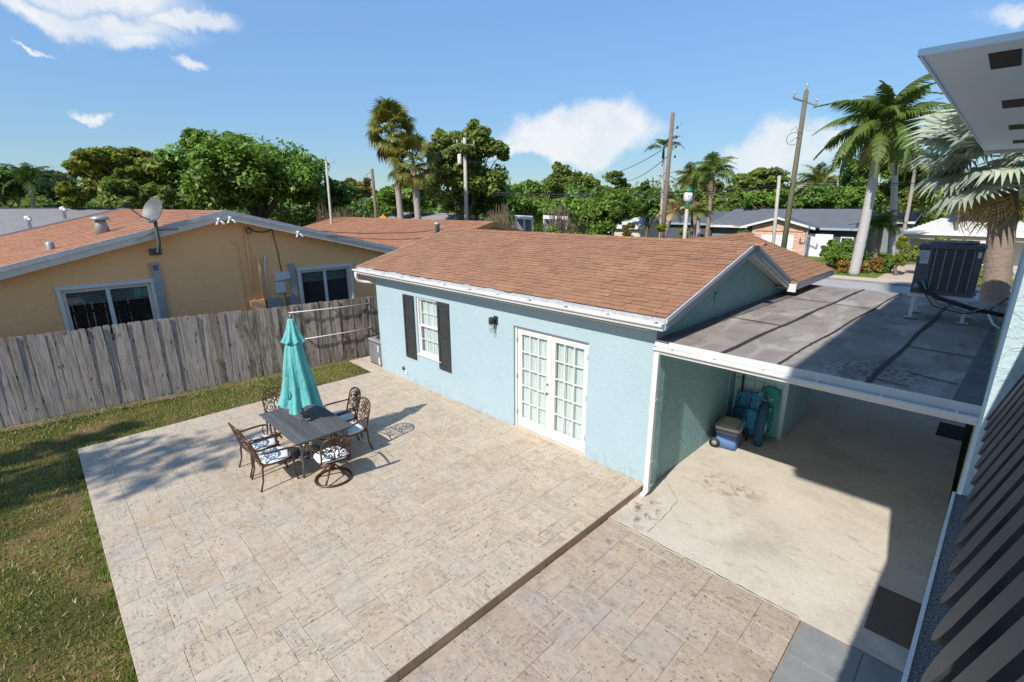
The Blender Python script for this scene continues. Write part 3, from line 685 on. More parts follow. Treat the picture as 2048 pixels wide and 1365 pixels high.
# ridge caps
cap = MB(); x = RX0
while x < RX1 - .05:
    ln = .30; cap.add([(x, RY - .15, RZ - .15 * SF + .012), (x + ln * .96, RY - .15, RZ - .15 * SF + .022), (x + ln * .96, RY, RZ + .028), (x, RY, RZ + .016), (x + ln * .96, RY + .15, RZ - .15 * SR + .022), (x, RY + .15, RZ - .15 * SR + .012)], [(0, 1, 2, 3), (3, 2, 4, 5), (0, 3, 5), (1, 4, 2)]); x += .2
cap.build('ridge_cap', 'brown_shingle', roof)
cap = MB(); y = 3.4
while y < WY1:
    cap.add([(WXR - .15, y, WZR - .05), (WXR, y, WZR + .02), (WXR + .15, y, WZR - .05), (WXR - .15, y + .29, WZR - .04), (WXR, y + .29, WZR + .032), (WXR + .15, y + .29, WZR - .04)], [(0, 3, 4, 1), (1, 4, 5, 2), (0, 1, 2), (5, 4, 3)]); y += .2
cap.build('wing_ridge_cap', 'brown_shingle', roof)
# vent pipe on the far end of the ridge belongs to the house behind
# ---- eave: speckled drip edge, fascia, soffit, gutter with hangers
MB().prism([(EY - .005, EZ + .004), (EY - .012, EZ - .105), (EY + .02, EZ - .105), (EY + .02, EZ - .01)], RX0, RX1, 'x').build('drip_edge', 'drip_metal', cot)
MB().box(RX0 + .02, -.002, EY + .02, -.002, WT - .055, WT - .03).build('soffit', 'white_paint', cot)
def gutter(name, x0, x1, yb, zt, mat, parent, dp=.115, hg=.115):
    """K-style trough open at the top, running along x in front of y = yb"""
    t = .004
    prof = [(yb, zt), (yb, zt - hg), (yb - dp * .55, zt - hg), (yb - dp * .62, zt - hg * .62), (yb - dp, zt - hg * .38), (yb - dp, zt - .012), (yb - dp + .014, zt - .004), (yb - dp + .014, zt - .02),
            (yb - dp + .008, zt - .03), (yb - dp + .008, zt - hg * .36), (yb - dp * .55, zt - hg * .58), (yb - dp * .5, zt - hg + t), (yb - t, zt - hg + t), (yb - t, zt)]
    n = len(prof); vs = [(x0, p[0], p[1]) for p in prof] + [(x1, p[0], p[1]) for p in prof]
    fs = [(i, n + i, n + (i + 1) % n, (i + 1) % n) for i in range(n)]
    gt = MB().add(vs, fs).build(name, mat, parent)
    for xx in (x0, x1 - .004):
        MB().prism([(p[0], p[1]) for p in prof[:7]], xx, xx + .004, 'x').build('end_cap', mat, gt)
    MB().box(x0 + .01, x1 - .01, yb - dp * .5, yb - .006, zt - hg + .005, zt - hg + .016).build('silt', 'gutter_inside', gt)
    return gt
gt = gutter('gutter', RX0 - .12, RX1 + .01, EY - .014, EZ - .075, 'gutter_white', cot)
for i in range(11):
    x = RX0 + .55 + i * .86
    MB().box(x, x + .03, EY - .125, EY - .016, EZ - .092, EZ - .082).build('hanger', 'dark_gap' if i % 3 else 'galvanised', gt)
MB().tube([(RX0 - .02, EY - .08, EZ - .18), (RX0 - .02, EY - .08, EZ - .30), (RX0 + .0, EY - .04, EZ - .40), (RX0 + .06, EY + .08, EZ - .44), (RX0 + .2, EY + .22, EZ - .46), (RX0 + .33, EY + .36, EZ - .5), (RX0 + .34, EY + .40, .1)], .042, 8).build('downpipe_elbow', 'gutter_white', cot, True)
# ---- rakes on the gable
def rake(y0, z0, y1, z1, x0, x1, mat, dz0, dz1, nm):
    MB().hexa([(x0, y0, z0 - dz0), (x1, y0, z0 - dz0), (x1, y1, z1 - dz0), (x0, y1, z1 - dz0), (x0, y0, z0 - dz1), (x1, y0, z0 - dz1), (x1, y1, z1 - dz1), (x0, y1, z1 - dz1)]).build(nm, mat, cot)
for xa, xb, sg in ((RX1, RX1 + .028, 1), (RX0 - .028, RX0, -1)):
    rake(EY - .03, EZ - .01, RY, RZ, xa, xb, 'grey_trim', .17, -.006, 'rake_board')
    rake(RY, RZ, BY + .02, BZ, xa, xb, 'grey_trim', .17, -.006, 'rake_board')
    xs = xb if sg > 0 else xa
    rake(EY - .03, EZ - .01, RY, RZ, min(xs, xs + sg * .014), max(xs, xs + sg * .014), 'gutter_white', .06, -.012, 'rake_drip')
    rake(RY, RZ, BY + .02, BZ, min(xs, xs + sg * .014), max(xs, xs + sg * .014), 'grey_trim', .06, -.012, 'rake_drip')
rake(EY, EZ, RY, RZ, .002, RX1 - .002, 'white_paint', .135, .10, 'rake_soffit')
rake(RY, RZ, BY, BZ, .002, RX1 - .002, 'white_paint', .15, .112, 'rake_soffit')
rake(EY + .3, EZ + .3 * SF, RY, RZ, RX1 - .04, RX1 - .003, 'white_paint', .21, .14, 'rake_moulding')
rake(RY, RZ, BY, BZ, RX1 - .04, RX1 - .003, 'white_paint', .22, .155, 'rake_moulding')
# wing eave along the flat roof
MB().box(WXE - .01, WXE + .02, BY - .03, WY1, WZE - .15, WZE + .002).build('wing_fascia', 'grey_trim', cot)
MB().box(.002, WXE - .012, BY + .02, WY1 - .01, WZE - .15, WZE - .125).build('wing_soffit', 'white_paint', cot)
MB().box(.26, WXE + .022, BY - .05, BY - .032, WZE - .2, WZE - .02).build('wing_return', 'white_paint', cot)
# raised outline left by old brackets on the gable
MB().box(.0, .018, 2.05, 2.32, 3.02, 3.05).build('bracket_scar', 'blue_stucco_shaded', cot); MB().box(.0, .018, 2.05, 2.075, 2.83, 3.05).build('bracket_scar', 'blue_stucco_shaded', cot)

# ---- French doors
DY = .085
fr = MB().box(DX0, DX0 + .045, DY - .03, DY + .09, 0, DZ1).box(DX1 - .045, DX1, DY - .03, DY + .09, 0, DZ1).box(DX0 + .045, DX1 - .045, DY - .03, DY + .09, DZ1 - .045, DZ1).build('door_frame', 'door_white', cot)
def leaf(x0, x1, name='door'):
    st, top, bot = .105, .125, .21; z0, z1 = .015, DZ1 - .05
    d = MB().box(x0, x0 + st, DY, DY + .045, z0, z1).box(x1 - st, x1, DY, DY + .045, z0, z1).box(x0 + st, x1 - st, DY, DY + .045, z0, z0 + bot).box(x0 + st, x1 - st, DY, DY + .045, z1 - top, z1).build(name, 'door_white', cot)
    gx0, gx1, gz0, gz1 = x0 + st, x1 - st, z0 + bot, z1 - top
    m = MB(); b = .011
    for i in (1, 2):
        xm = gx0 + (gx1 - gx0) * i / 3; m.box(xm - b, xm + b, DY + .006, DY + .034, gz0, gz1)
    for j in range(1, 5):
        zm = gz0 + (gz1 - gz0) * j / 5
        for i in range(3):
            m.box(gx0 + (gx1 - gx0) * i / 3 + (b if i else 0), gx0 + (gx1 - gx0) * (i + 1) / 3 - (b if i < 2 else 0), DY + .008, DY + .032, zm - b, zm + b)
    m.build('muntin', 'door_white', d)
    for i in range(3):
        for j in range(5):
            xa, xb = gx0 + (gx1 - gx0) * i / 3 + b, gx0 + (gx1 - gx0) * (i + 1) / 3 - b; za, zb = gz0 + (gz1 - gz0) * j / 5 + b, gz0 + (gz1 - gz0) * (j + 1) / 5 - b
            MB().box(xa, xb, DY + .019, DY + .023, za, zb).build('pane', 'pane_glass', d)
    return d
xm = (DX0 + DX1) / 2
dl = leaf(DX0 + .05, xm - .003); dr = leaf(xm + .003, DX1 - .05)
MB().box(xm - .022, xm + .022, DY - .014, DY - .001, .02, DZ1 - .055).build('astragal', 'door_white', dl)
hx = xm - .075
h = MB().lathe([(.027, 0), (.027, .008), (.012, .012)], 12).v
def knob(x, z, r, parent, lever):
    m = MB()
    m.tube([(x, DY - .001, z), (x, DY - .012, z)], r, 12)
    if lever: m.tube([(x, DY - .012, z), (x, DY - .05, z)], .009, 8); m.tube([(x, DY - .05, z), (x - .05, DY - .052, z + .003), (x - .105, DY - .048, z - .004)], [.011, .009, .006], 8)
    else: m.tube([(x, DY - .012, z), (x, DY - .024, z)], r * .5, 10)
    m.build('door_handle' if lever else 'deadbolt', 'brass' if lever else 'pole_steel', parent, True)
knob(hx, .98, .028, dl, True); knob(hx, 1.17, .026, dl, False)
for zz in (.3, 1.1, 1.9):
    MB().box(DX0 + .038, DX0 + .056, DY - .036, DY - .02, zz, zz + .1).build('hinge', 'galvanised', dl); MB().box(DX1 - .056, DX1 - .038, DY - .036, DY - .02, zz, zz + .1).build('hinge', 'galvanised', dr)
def curtain(x0, x1, y, z0, z1, folds, amp, name, mat='curtain'):
    n = folds * 8; vs = []; fs = []
    for i in range(n + 1):
        t = i / n; x = x0 + (x1 - x0) * t; yy = y + amp * math.sin(t * folds * 2 * PI + .8 * math.sin(t * 9)) * (1 + .4 * math.sin(t * 17)); vs += [(x, yy, z0), (x + .01 * math.sin(t * 23), yy * 1., z1)]
    for i in range(n): fs.append((2 * i, 2 * i + 2, 2 * i + 3, 2 * i + 1))
    o = MB().add(vs, fs).build(name, mat, cot, True); return o
curtain(DX0 + .06, xm - .06, DY + .085, .05, 2.2, 7, .016, 'door_curtain'); curtain(xm + .06, DX1 - .06, DY + .085, .05, 2.2, 7, .017, 'door_curtain')
# ---- window with black shutters
win = MB().box(WX0, WX0 + .05, .035, .13, WZ0, WZ1).box(WX1 - .05, WX1, .035, .13, WZ0, WZ1).box(WX0 + .05, WX1 - .05, .035, .13, WZ1 - .05, WZ1).box(WX0 + .05, WX1 - .05, .035, .13, WZ0, WZ0 + .05).build('window', 'door_white', cot)
wm = (WZ0 + WZ1) / 2
MB().prism([(-.035, WZ0 - .035), (.035, WZ0 - .035), (.035, WZ0 + .006), (-.035, WZ0 - .012)], WX0 - .03, WX1 + .03, 'x').build('window_sill', 'door_white', win)
def sash(z0, z1, y, screen):
    x0, x1 = WX0 + .05, WX1 - .05; s_ = .038
    m = MB().box(x0, x0 + s_, y, y + .03, z0, z1).box(x1 - s_, x1, y, y + .03, z0, z1).box(x0 + s_, x1 - s_, y, y + .03, z0, z0 + s_).box(x0 + s_, x1 - s_, y, y + .03, z1 - s_, z1)
    gx0, gx1, gz0, gz1 = x0 + s_, x1 - s_, z0 + s_, z1 - s_; b = .009
    for i in (1, 2): q = gx0 + (gx1 - gx0) * i / 3; m.box(q - b, q + b, y + .004, y + .022, gz0, gz1)
    zm = (gz0 + gz1) / 2
    for i in range(3): m.box(gx0 + (gx1 - gx0) * i / 3 + (b if i else 0), gx0 + (gx1 - gx0) * (i + 1) / 3 - (b if i < 2 else 0), y + .006, y + .02, zm - b, zm + b)
    o = m.build('sash', 'door_white', win)
    for i in range(3):
        for (za, zb) in ((gz0, zm - b), (zm + b, gz1)):
            MB().box(gx0 + (gx1 - gx0) * i / 3 + b, gx0 + (gx1 - gx0) * (i + 1) / 3 - b, y + .010, y + .013, za, zb).build('pane', 'pane_glass', o)
sash(wm, WZ1 - .05, .085, False); sash(WZ0 + .05, wm + .03, .05, True)
curtain(WX0 + .04, WX1 - .04, .145, WZ0 + .02, WZ1 - .02, 7, .014, 'window_curtain')
for (x0, x1) in ((-7.24, -6.76), (-5.76, -5.30)):
    z0, z1, y0, y1 = .70, 2.40, -.034, -.002
    s_ = MB().box(x0, x0 + .065, y0, y1, z0, z1).box(x1 - .065, x1, y0, y1, z0, z1)
    zr = [z0, z0 + .09, 1.50, 1.60, z1 - .09, z1]
    for a, b in ((zr[0], zr[1]), (zr[2], zr[3]), (zr[4], zr[5])): s_.box(x0 + .065, x1 - .065, y0, y1, a, b)
    s_.box(x0 + .065, x1 - .065, y0 + .016, y1, zr[1], zr[2]); s_.box(x0 + .065, x1 - .065, y0 + .016, y1, zr[3], zr[4])
    sh = s_.build('shutter', 'shutter_black', cot)
    for a, b in ((zr[1], zr[2]), (zr[3], zr[4])):
        MB().add([(x0 + .09, y0 + .015, a + .03), (x1 - .09, y0 + .015, a + .03), (x1 - .09, y0 + .015, b - .03), (x0 + .09, y0 + .015, b - .03), (x0 + .12, y0 + .003, a + .06), (x1 - .12, y0 + .003, a + .06), (x1 - .12, y0 + .003, b - .06), (x0 + .12, y0 + .003, b - .06)],
                 [(4, 5, 6, 7), (0, 1, 5, 4), (1, 2, 6, 5), (2, 3, 7, 6), (3, 0, 4, 7)]).build('panel', 'shutter_black', sh)
# ---- wall lamp, hose bib
lamp = empty('wall_lamp', (-3.70, 0, 2.1), 'black wall lantern with clear glass shade beside the French doors', 'lamp')
MB().bev(-3.76, -3.64, -.022, 0, 2.18, 2.36, .004).build('back_plate', 'lamp_black', lamp)
MB().lathe([(.055, 0), (.058, .02), (.058, .12), (.05, .13), (.015, .145)], 16, (-3.72, -.12, 2.21)).build('cap', 'lamp_black', lamp, True)
MB().box(-3.715, -3.685, -.09, -.02, 2.25, 2.28).build('arm', 'lamp_black', lamp)
MB().lathe([(.050, .21), (.052, .1), (.045, .02), (.02, 0.002)], 16, (-3.72, -.12, 2.0), caps=False).build('glass_shade', 'pane_glass', lamp, True)
MB().lathe([(.012, 0), (.022, .05), (.018, .09), (.012, .13)], 10, (-3.72, -.12, 2.08)).build('bulb', 'lamp_globe', lamp, True)
hb = MB().tube(arc((-7.45, -.012, .30), .055, 0, 2 * PI, 14)[:-1], .008, 6, closed=True).box(-7.47, -7.43, -.05, 0, .27, .33).build('hose_bib', 'pole_steel', None); tag(hb, 'small round outdoor tap fitting low on the blue wall', 'tap')
MB().box(-7.36, -7.28, -.02, 0, .17, .27).build('outlet_box', 'pale_trim', cot)

# ================================================================ CARPORT
CZ = 2.56; CX1 = 3.74; CY1 = 7.75
car = empty('carport', (1.9, 3, -.13), 'flat roofed carport with patched grey roll roofing and white front gutter', 'carport')
MB().box(.004, CX1 + .02, -.05, CY1, CZ - .17, CZ - .012).build('roof_deck', 'pale_trim', car)
sk = .040
edges = [0.02, 1.03, 1.76, 2.74, 3.50]
def sheet(xa, xb, ya, yb, z, mat, nm='roofing_sheet', s0=True):
    n = 10; vs = []; fs = []
    for i in range(n + 1):
        y = ya + (yb - ya) * i / n
        for j in range(4):
            t = j / 3; x = (xa + sk * y * (0 if xa < .1 else 1)) * (1 - t) + (xb + sk * y * (1 if xb < 3.6 else 0)) * t
            vs.append((x, y, z + .004 * math.sin(y * 2.1 + x * 3) + random.uniform(0, .003)))
    for i in range(n):
        for j in range(3): fs.append((i * 4 + j, i * 4 + j + 1, i * 4 + j + 5, i * 4 + j + 4))
    return MB().add(vs, fs).build(nm, mat, car, True)
for i in range(4):
    cuts = [-.055] + ([2.35, 5.2] if i == 0 else [5.1] if i == 1 else [2.2, 4.6] if i == 3 else []) + [CY1]
    for a, b in zip(cuts[:-1], cuts[1:]): sheet(edges[i], edges[i + 1], a, b, CZ + .002 * (i % 2), 'roll_roofing')
sheet(3.50, 3.76, -.055, CY1, CZ + .006, 'dark_roofing', 'wall_flashing')
sheet(.006, .16, -.04, CY1, CZ + .011, 'dark_roofing', 'wall_flashing')
def tarline(xa, ya, xb, yb, w0, nm='tar_seam', skew=True):
    n = int(max(6, math.hypot(xb - xa, yb - ya) / .06)); vs = []; fs = []; wv = w0
    d = Vector((xb - xa, yb - ya)).normalized()
    for i in range(n + 1):
        t = i / n; wv = .75 * wv + .25 * w0 * random.choice((.35, .6, 1., 1.3, 1.7)); x = xa + (xb - xa) * t + .012 * math.sin(t * 19 + xa) + random.gauss(0, .003); y = ya + (yb - ya) * t
        vs += [(x - d.y * wv, y + d.x * wv, CZ + .0155), (x + d.y * wv, y - d.x * wv, CZ + .0155), (x, y, CZ + .024)]
    for i in range(n): a = 3 * i; fs += [(a, a + 2, a + 5, a + 3), (a + 2, a + 1, a + 4, a + 5)]
    MB().add(vs, fs).build(nm, 'tar', car, True)
for x in edges[1:4]: tarline(x, -.05, x + sk * CY1, CY1 - .02, .030 if x != 1.76 else .016)
tarline(.1, 2.38, 1.12, 2.30, .012); tarline(.1, 5.2, 1.2, 5.2, .01); tarline(2.85, 2.2, 3.6, 2.12, .008); tarline(1.2, 5.1, 1.9, 5.1, .008); tarline(3.05, .75, 3.5, .62, .007); tarline(2.7, .2, 3.1, .12, .007)
MB().prism([(-.066, CZ + .02), (-.072, CZ - .075), (-.05, CZ - .075), (-.03, CZ + .012)], .02, CX1, 'x').build('drip_edge', 'gutter_white', car)
cg = gutter('gutter', .04, CX1 - .01, -.064, CZ - .068, 'gutter_white', car, .12, .11)
for x in (.3, .95, 1.6, 2.25, 2.9, 3.55): MB().box(x, x + .022, -.18, -.072, CZ - .082, CZ - .072).build('hanger', 'white_paint', cg)
dp = MB().box(.06, .145, -.165, -.095, -.04, CZ - .16).build('downpipe', 'gutter_white', car)
MB().hexa([(.01, -.19, -.12), (.10, -.21, -.12), (.10, -.14, -.12), (.01, -.12, -.12), (.06, -.165, -.04), (.145, -.165, -.04), (.145, -.095, -.04), (.06, -.095, -.04)]).build('downpipe_shoe', 'gutter_white', dp)
for zz in (.5, 1.6): MB().box(.052, .153, -.17, -.085, zz, zz + .03).build('strap', 'gutter_white', dp)
MB().box(.02, CX1, -.045, .05, CZ - .178, CZ - .172).build('soffit_strip', 'white_paint', car)
# rear header over the street side
MB().box(.02, CX1, CY1 - .15, CY1 - .01, CZ - .34, CZ - .172).build('header_beam', 'blue_stucco_shaded', car)
# ---- storage closet under the carport, in grooved panels
clo = empty('storage_closet', (.5, 4.5, -.13), 'pale teal storage closet of grooved panels under the carport', 'closet')
cy0, cy1, cx1, ctop = 3.62, 5.5, 1.05, CZ - .19
x = .012
for wd in (.19, .21, .2, .2, .19):
    if x + wd > cx1 - .06: wd = cx1 - .07 - x
    for (a, b) in ((-.11, 1.02), (1.03, ctop)): MB().bev(x + .004, x + wd - .004, cy0, cy0 + .03, a, b, .002).build('panel_board', 'closet_siding', clo)
    x += wd
y = cy0 + .08
while y < cy1 - .02:
    MB().box(cx1 - .03, cx1, y + .004, min(y + .3, cy1) - .004, -.11, ctop).build('panel_board', 'closet_siding', clo); y += .3
MB().box(cx1 - .07, cx1 + .012, cy0 - .014, cy0 + .075, -.115, ctop).build('corner_board', 'closet_siding', clo)
MB().box(.01, cx1 - .035, cy0 + .03, cy1 - .01, -.12, ctop - .01).build('core', 'dark_gap', clo)
MB().tube([(.012, 1.9, 2.2), (.03, 1.9, 2.2), (.03, 1.9, 1.95), (.03, 2.02, 1.90), (.03, 2.1, 1.93)], .012, 6).build('conduit', 'blue_stucco_shaded', cot, True)
MB().box(.0, .03, 2.06, 2.16, 1.86, 1.94).build('junction_box', 'pole_steel', cot)
MB().tube([(.012, 3.3, 2.3), (.012, 3.3, -.1)], .014, 6).build('corner_pipe', 'blue_stucco_shaded', cot, True)

# ================================================================ THE TWO-STOREY HOUSE ON THE RIGHT (its near corner, eave and ledge)
hs = empty('neighbouring_house', (5.5, 5, -.13), 'tall pale blue stucco house wall and deep eave at the right edge', 'house')
def hx_(y): return 3.735 + .018 * y          # line of the wall beside the carport
YC, SZ = -3.02, 6.20
def wallquad(pts, z0, z1): return MB().prism(pts, z0, z1, 'z')
MB().prism([(hx_(YC), YC), (6.0, YC), (6.0, 7.8), (hx_(7.8), 7.8)], -.14, SZ - .002, 'z').build('wall', 'house_stucco', hs)
MB().prism([(5.2, 7.801), (9, 7.801), (9, 14.6), (5.2, 14.6)], -.14, SZ - .003, 'z').build('rear_wall', 'house_stucco', hs)
MB().prism([(6.0, -9.5), (9, -9.5), (9, 7.8), (6.0, 7.8)], -.14, SZ, 'z').build('balcony_wall', 'house_stucco', hs)
# eave: soffit boards, fascia, gutter, dark vents
def ex(y): return 2.53 + .007 * y
EY0, EY1 = .69, 15.1
vents = [(at(2011, 118, 10), 1), (at(2027, 207, 10), 1), (at(2035, 252, 10), 1), (at(2040, 284, 10), 1)]
def hitz(px, py, z):
    r = ray(px, py); t = (z - CAM[2]) / r[2]; p = CAM + r * t; return float(p[0]), float(p[1])
MB().prism([(ex(EY0), EY0), (5.9, EY0), (5.9, EY1), (ex(EY1), EY1)], SZ, SZ + .03, 'z').build('soffit', 'soffit_blue', hs)
vy0 = hitz(2011, 119, SZ); vy1 = hitz(2028, 207, SZ); dyv = vy1[1] - vy0[1]
for k in range(-1, 5):
    x, y = vy0[0] + k * .06, vy0[1] + k * dyv
    if EY0 < y - .44 and y < EY1 - .5: MB().box(x - .13, x + .13, y - .44, y + .44, SZ - .012, SZ - .001).build('soffit_vent', 'vent_dark', hs)
MB().prism([(ex(EY0) - .03, EY0 - .03), (ex(EY0), EY0 - .03), (ex(EY1), EY1 + .03), (ex(EY1) - .03, EY1 + .03)], SZ - .02, SZ + .05, 'z').build('fascia', 'soffit_blue', hs)
MB().box(ex(EY1) - .03, 5.9, EY1 + .001, EY1 + .14, SZ - .10, SZ + .12).build('gutter', 'gutter_white', hs)
MB().prism([(ex(EY0) + .35, EY0 + .5), (5.9, EY0 + .5), (5.9, EY1 - .4), (ex(EY1) + .35, EY1 - .4)], SZ + .031, SZ + .10, 'z').build('roof', 'brown_shingle', hs)
# unseen taller block, added so its high eave shades carport roof and floor
TZ = 9.0
MB().prism([(6.0, -9.5), (9.2, -9.5), (9.2, -2.2), (6.0, -2.2)], SZ + .001, TZ, 'z').build('added_upper_wall', 'house_stucco', hs)
MB().prism([(2.80, -7.80), (9.4, -7.80), (9.4, -2.2), (2.80, -2.2)], TZ, TZ + .18, 'z').build('added_upper_eave', 'white_paint', hs)
MB().hexa([(2.75, -7.85, TZ + .181), (9.45, -7.85, TZ + .181), (9.45, -2.15, TZ + .181), (2.75, -2.15, TZ + .181), (2.75, -7.85, TZ + .22), (9.45, -7.85, TZ + 1.4), (9.45, -2.15, TZ + 1.4), (2.75, -2.15, TZ + .22)]).build('added_upper_roof', 'brown_shingle', hs)
MB().box(ex(EY0) - .03, 5.9, EY0 - .031, EY0 - .002, SZ - .02, SZ + .05).build('end_fascia', 'soffit_blue', hs)
# ledge below the railing: white fascia and dark granule roofing
LZ = 2.90
def lx(y): return 3.642 + .016 * (y + 3.03)
L0, L1 = -8.2, YC - .01
MB().prism([(lx(L0), L0), (6.0, L0), (6.0, L1), (lx(L1), L1)], LZ - .24, LZ - .02, 'z').build('ledge', 'gutter_white', hs)
n = 90; vs = []; fs = []
for i in range(n + 1):
    y = L0 + (L1 - L0) * i / n; j = random.uniform(.004, .016)
    vs += [(lx(y) + j, y, LZ - .001), (lx(y) + .30, y, LZ + .004), (lx(y) + 1.2, y, LZ + .002)]
for i in range(n): a = 3 * i; fs += [(a, a + 1, a + 4, a + 3), (a + 1, a + 2, a + 5, a + 4)]
MB().add(vs, fs).build('ledge_roofing', 'granule', hs)
MB().prism([(lx(L0) - .003, L0), (lx(L0) + .012, L0), (lx(L1) + .012, L1), (lx(L1) - .003, L1)], LZ - .03, LZ + .006, 'z').build('ledge_drip', 'gutter_white', hs)
# ---- leaning picket railing on the ledge
rl = empty('balcony_railing', (3.7, -4.5, LZ), 'dark grey railing of leaning wide pickets at the lower right corner', 'railing')
ZB = 3.40
ends = [(1974, 836), (1965, 862), (1957, 897), (1948, 938), (1938, 980), (1927, 1024), (1916, 1070), (1907, 1108), (1897, 1149), (1885, 1196), (1873, 1240), (1852, 1300), (1838, 1362)]
ps = [hitz(a, b, ZB) for a, b in ends]
c1 = np.polyfit([p[1] for p in ps], [p[0] for p in ps], 1)
ystart, yend = ps[0][1] - .02, ps[-1][1]; npk = 13; stepy = (yend - ystart) / (npk - 1)
ux = Vector((.285, .02, .955)).normalized(); LENP = 1.0
for k in range(npk + 4):
    yb = ystart + stepy * k
    if yb < -6.05: break
    xb = c1[0] * yb + c1[1]; wdt, th = .108, .030
    wv = Vector((0, 1, 0)); nv = ux.cross(wv).normalized()          # nv points outwards-down or up
    if nv.x > 0: nv = -nv
    m = MB(); base = Vector((xb, yb, ZB)); sec = []
    prof = [(-1, .10), (-.86, .05), (-.6, .02), (-.25, .0), (.25, .0), (.6, .02), (.86, .05), (1, .10)]
    pts = [base + wv * (a * wdt / 2) + ux * b for a, b in prof] + [base + wv * (wdt / 2) + ux * LENP, base - wv * (wdt / 2) + ux * LENP]
    nn = len(pts); inn = [p - nv * th for p in pts]
    m.add(list(pts) + inn, [tuple(range(nn)), tuple(range(2 * nn - 1, nn - 1, -1))] + [(i, nn + i, nn + (i + 1) % nn, (i + 1) % nn) for i in range(nn)])
    m.build('picket', 'rail_grey', rl)
for dist_ in (.22, .86):
    a = Vector((c1[0] * (ystart + .1) + c1[1], ystart + .1, ZB)) + ux * dist_ + Vector((.055, 0, 0)); b = Vector((c1[0] * -6.1 + c1[1], -6.1, ZB)) + ux * dist_ + Vector((.055, 0, 0))
    MB().beam(a, b, .05, .06).build('cross_rail', 'rail_grey', rl)
for yb in (ystart - .25, -4.6, -6.0):
    xb = c1[0] * yb + c1[1] + .13; MB().box(xb, xb + .06, yb - .03, yb + .03, LZ, ZB + .95).build('post', 'rail_grey', rl)
a = Vector((c1[0] * ystart + c1[1], ystart, ZB)) + ux * (LENP + .02); b = Vector((c1[0] * -6.1 + c1[1], -6.1, ZB)) + ux * (LENP + .02)
MB().beam(a + Vector((.04, 0, 0)), b + Vector((.04, 0, 0)), .38, .045).build('top_rail', 'rail_grey', rl)

# ================================================================ WOODEN FENCE
F0, F1 = Vector((-11.42, -9.6)), Vector((-10.2, .95))
fe = empty('board_fence', (F0.x, F0.y, -.05), 'weathered grey dog-eared board fence between the yards', 'fence')
fd = (F1 - F0).normalized(); fn = Vector((fd.y, -fd.x)); L = (F1 - F0).length; fz = math.atan2(fd.y, fd.x)
s = 0.; k = 0
while s < L:
    wd = random.choice((.135, .14, .145, .14, .15)); q = F0 + fd * (s + wd / 2) + fn * random.uniform(-.004, .012)
    hgt = (1.98 if s < L * .62 else 1.93) + random.uniform(-.011, .011) + .015 * math.sin(s * 1.7); th = .018; e = .022
    m = MB().prism([(-wd / 2 + .003, .0), (wd / 2 - .003, .0), (wd / 2 - .003, hgt - e * 1.2), (wd / 2 - e, hgt), (-wd / 2 + e, hgt), (-wd / 2 + .003, hgt - e * 1.2)], -th / 2, th / 2, 'y')
    old = random.random() < max(0, min(1, (s - L * .48) / (L * .2)))
    o = m.build('fence_board', 'fence_wood_mouldy' if old else 'fence_wood', fe, local=True)
    o.location = Vector((q.x, q.y, -.06)) - wloc(fe); o.rotation_euler = (random.gauss(0, .006), random.gauss(0, .006), fz + random.gauss(0, .012))
    s += wd + random.uniform(.001, .006); k += 1
for zz in (.35, 1.0, 1.65):
    a = F0 - fn * .035; b = F1 - fn * .035; MB().beam((a.x, a.y, zz), (b.x, b.y, zz), .04, .085).build('back_rail', 'fence_wood_mouldy', fe)
def fpt(s_, off): q = F0 + fd * s_ + fn * off; return q
for nm, (a, b), lb in (('upper', ((-1.80, 1.69), (.62, 1.66)), 'upper white pipe rail running in front of the fence to the cottage'), ('lower', ((-1.5, .86), (.62, .88)), 'lower white pipe rail running in front of the fence to the cottage')):
    fx = lambda y: F0.x + (y - F0.y) * fd.x / fd.y + .10
    o = MB().tube([(fx(a[0]), a[0], a[1]), ((fx(a[0]) + fx(b[0])) / 2, (a[0] + b[0]) / 2, (a[1] + b[1]) / 2 - .015), (fx(b[0]), b[0], b[1])], .016, 8).build('pipe_rail', 'rope_white', None, True); tag(o, lb, 'rail', 'white pipe rails on the fence')
    for t in (.04, .5, .96):
        y = a[0] + (b[0] - a[0]) * t; z = a[1] + (b[1] - a[1]) * t
        MB().beam((fx(y) - .09, y, z), (fx(y), y, z), .03, .03).build('bracket', 'fence_wood', o)
# ================================================================ OCHRE NEIGHBOUR HOUSE behind the fence
oc = empty('ochre_house', (-21, -2.4, -.1), 'ochre stucco bungalow with orange shingle roof behind the fence', 'house')
OX = -13.0; PY, PZ, OS = -2.40, 4.50, .2545
def oz(y): return PZ - OS * abs(y - PY)
yl, yr = -13.4, 4.3
W1 = (-6.32, -4.50, 2.56); W2 = (-.36, 1.40, 2.50)
m = MB()
for (a, b) in ((yl + .4, W1[0]), (W1[1], PY), (PY, W2[0]), (W2[1], yr - .4)): m.prism([(a, -.1), (b, -.1), (b, oz(b) - .1), (a, oz(a) - .1)], OX - .2, OX, 'x')
for wd in (W1, W2): a, b, t = wd; m.prism([(a, t), (b, t), (b, oz(b) - .1), (a, oz(a) - .1)], OX - .2, OX, 'x'); m.prism([(a, -.1), (b, -.1), (b, 1.05), (a, 1.05)], OX - .2, OX, 'x')
m.build('wall', 'ochre_stucco', oc)
MB().box(-31.6, OX - .2, yl + .4, yl + .6, -.1, oz(yl + .5) - .1).build('side_wall', 'ochre_stucco', oc); MB().box(-31.6, OX - .2, yr - .6, yr - .4, -.1, oz(yr - .5) - .1).build('side_wall', 'ochre_stucco', oc)
OR0, OR1 = -32.0, OX + .32
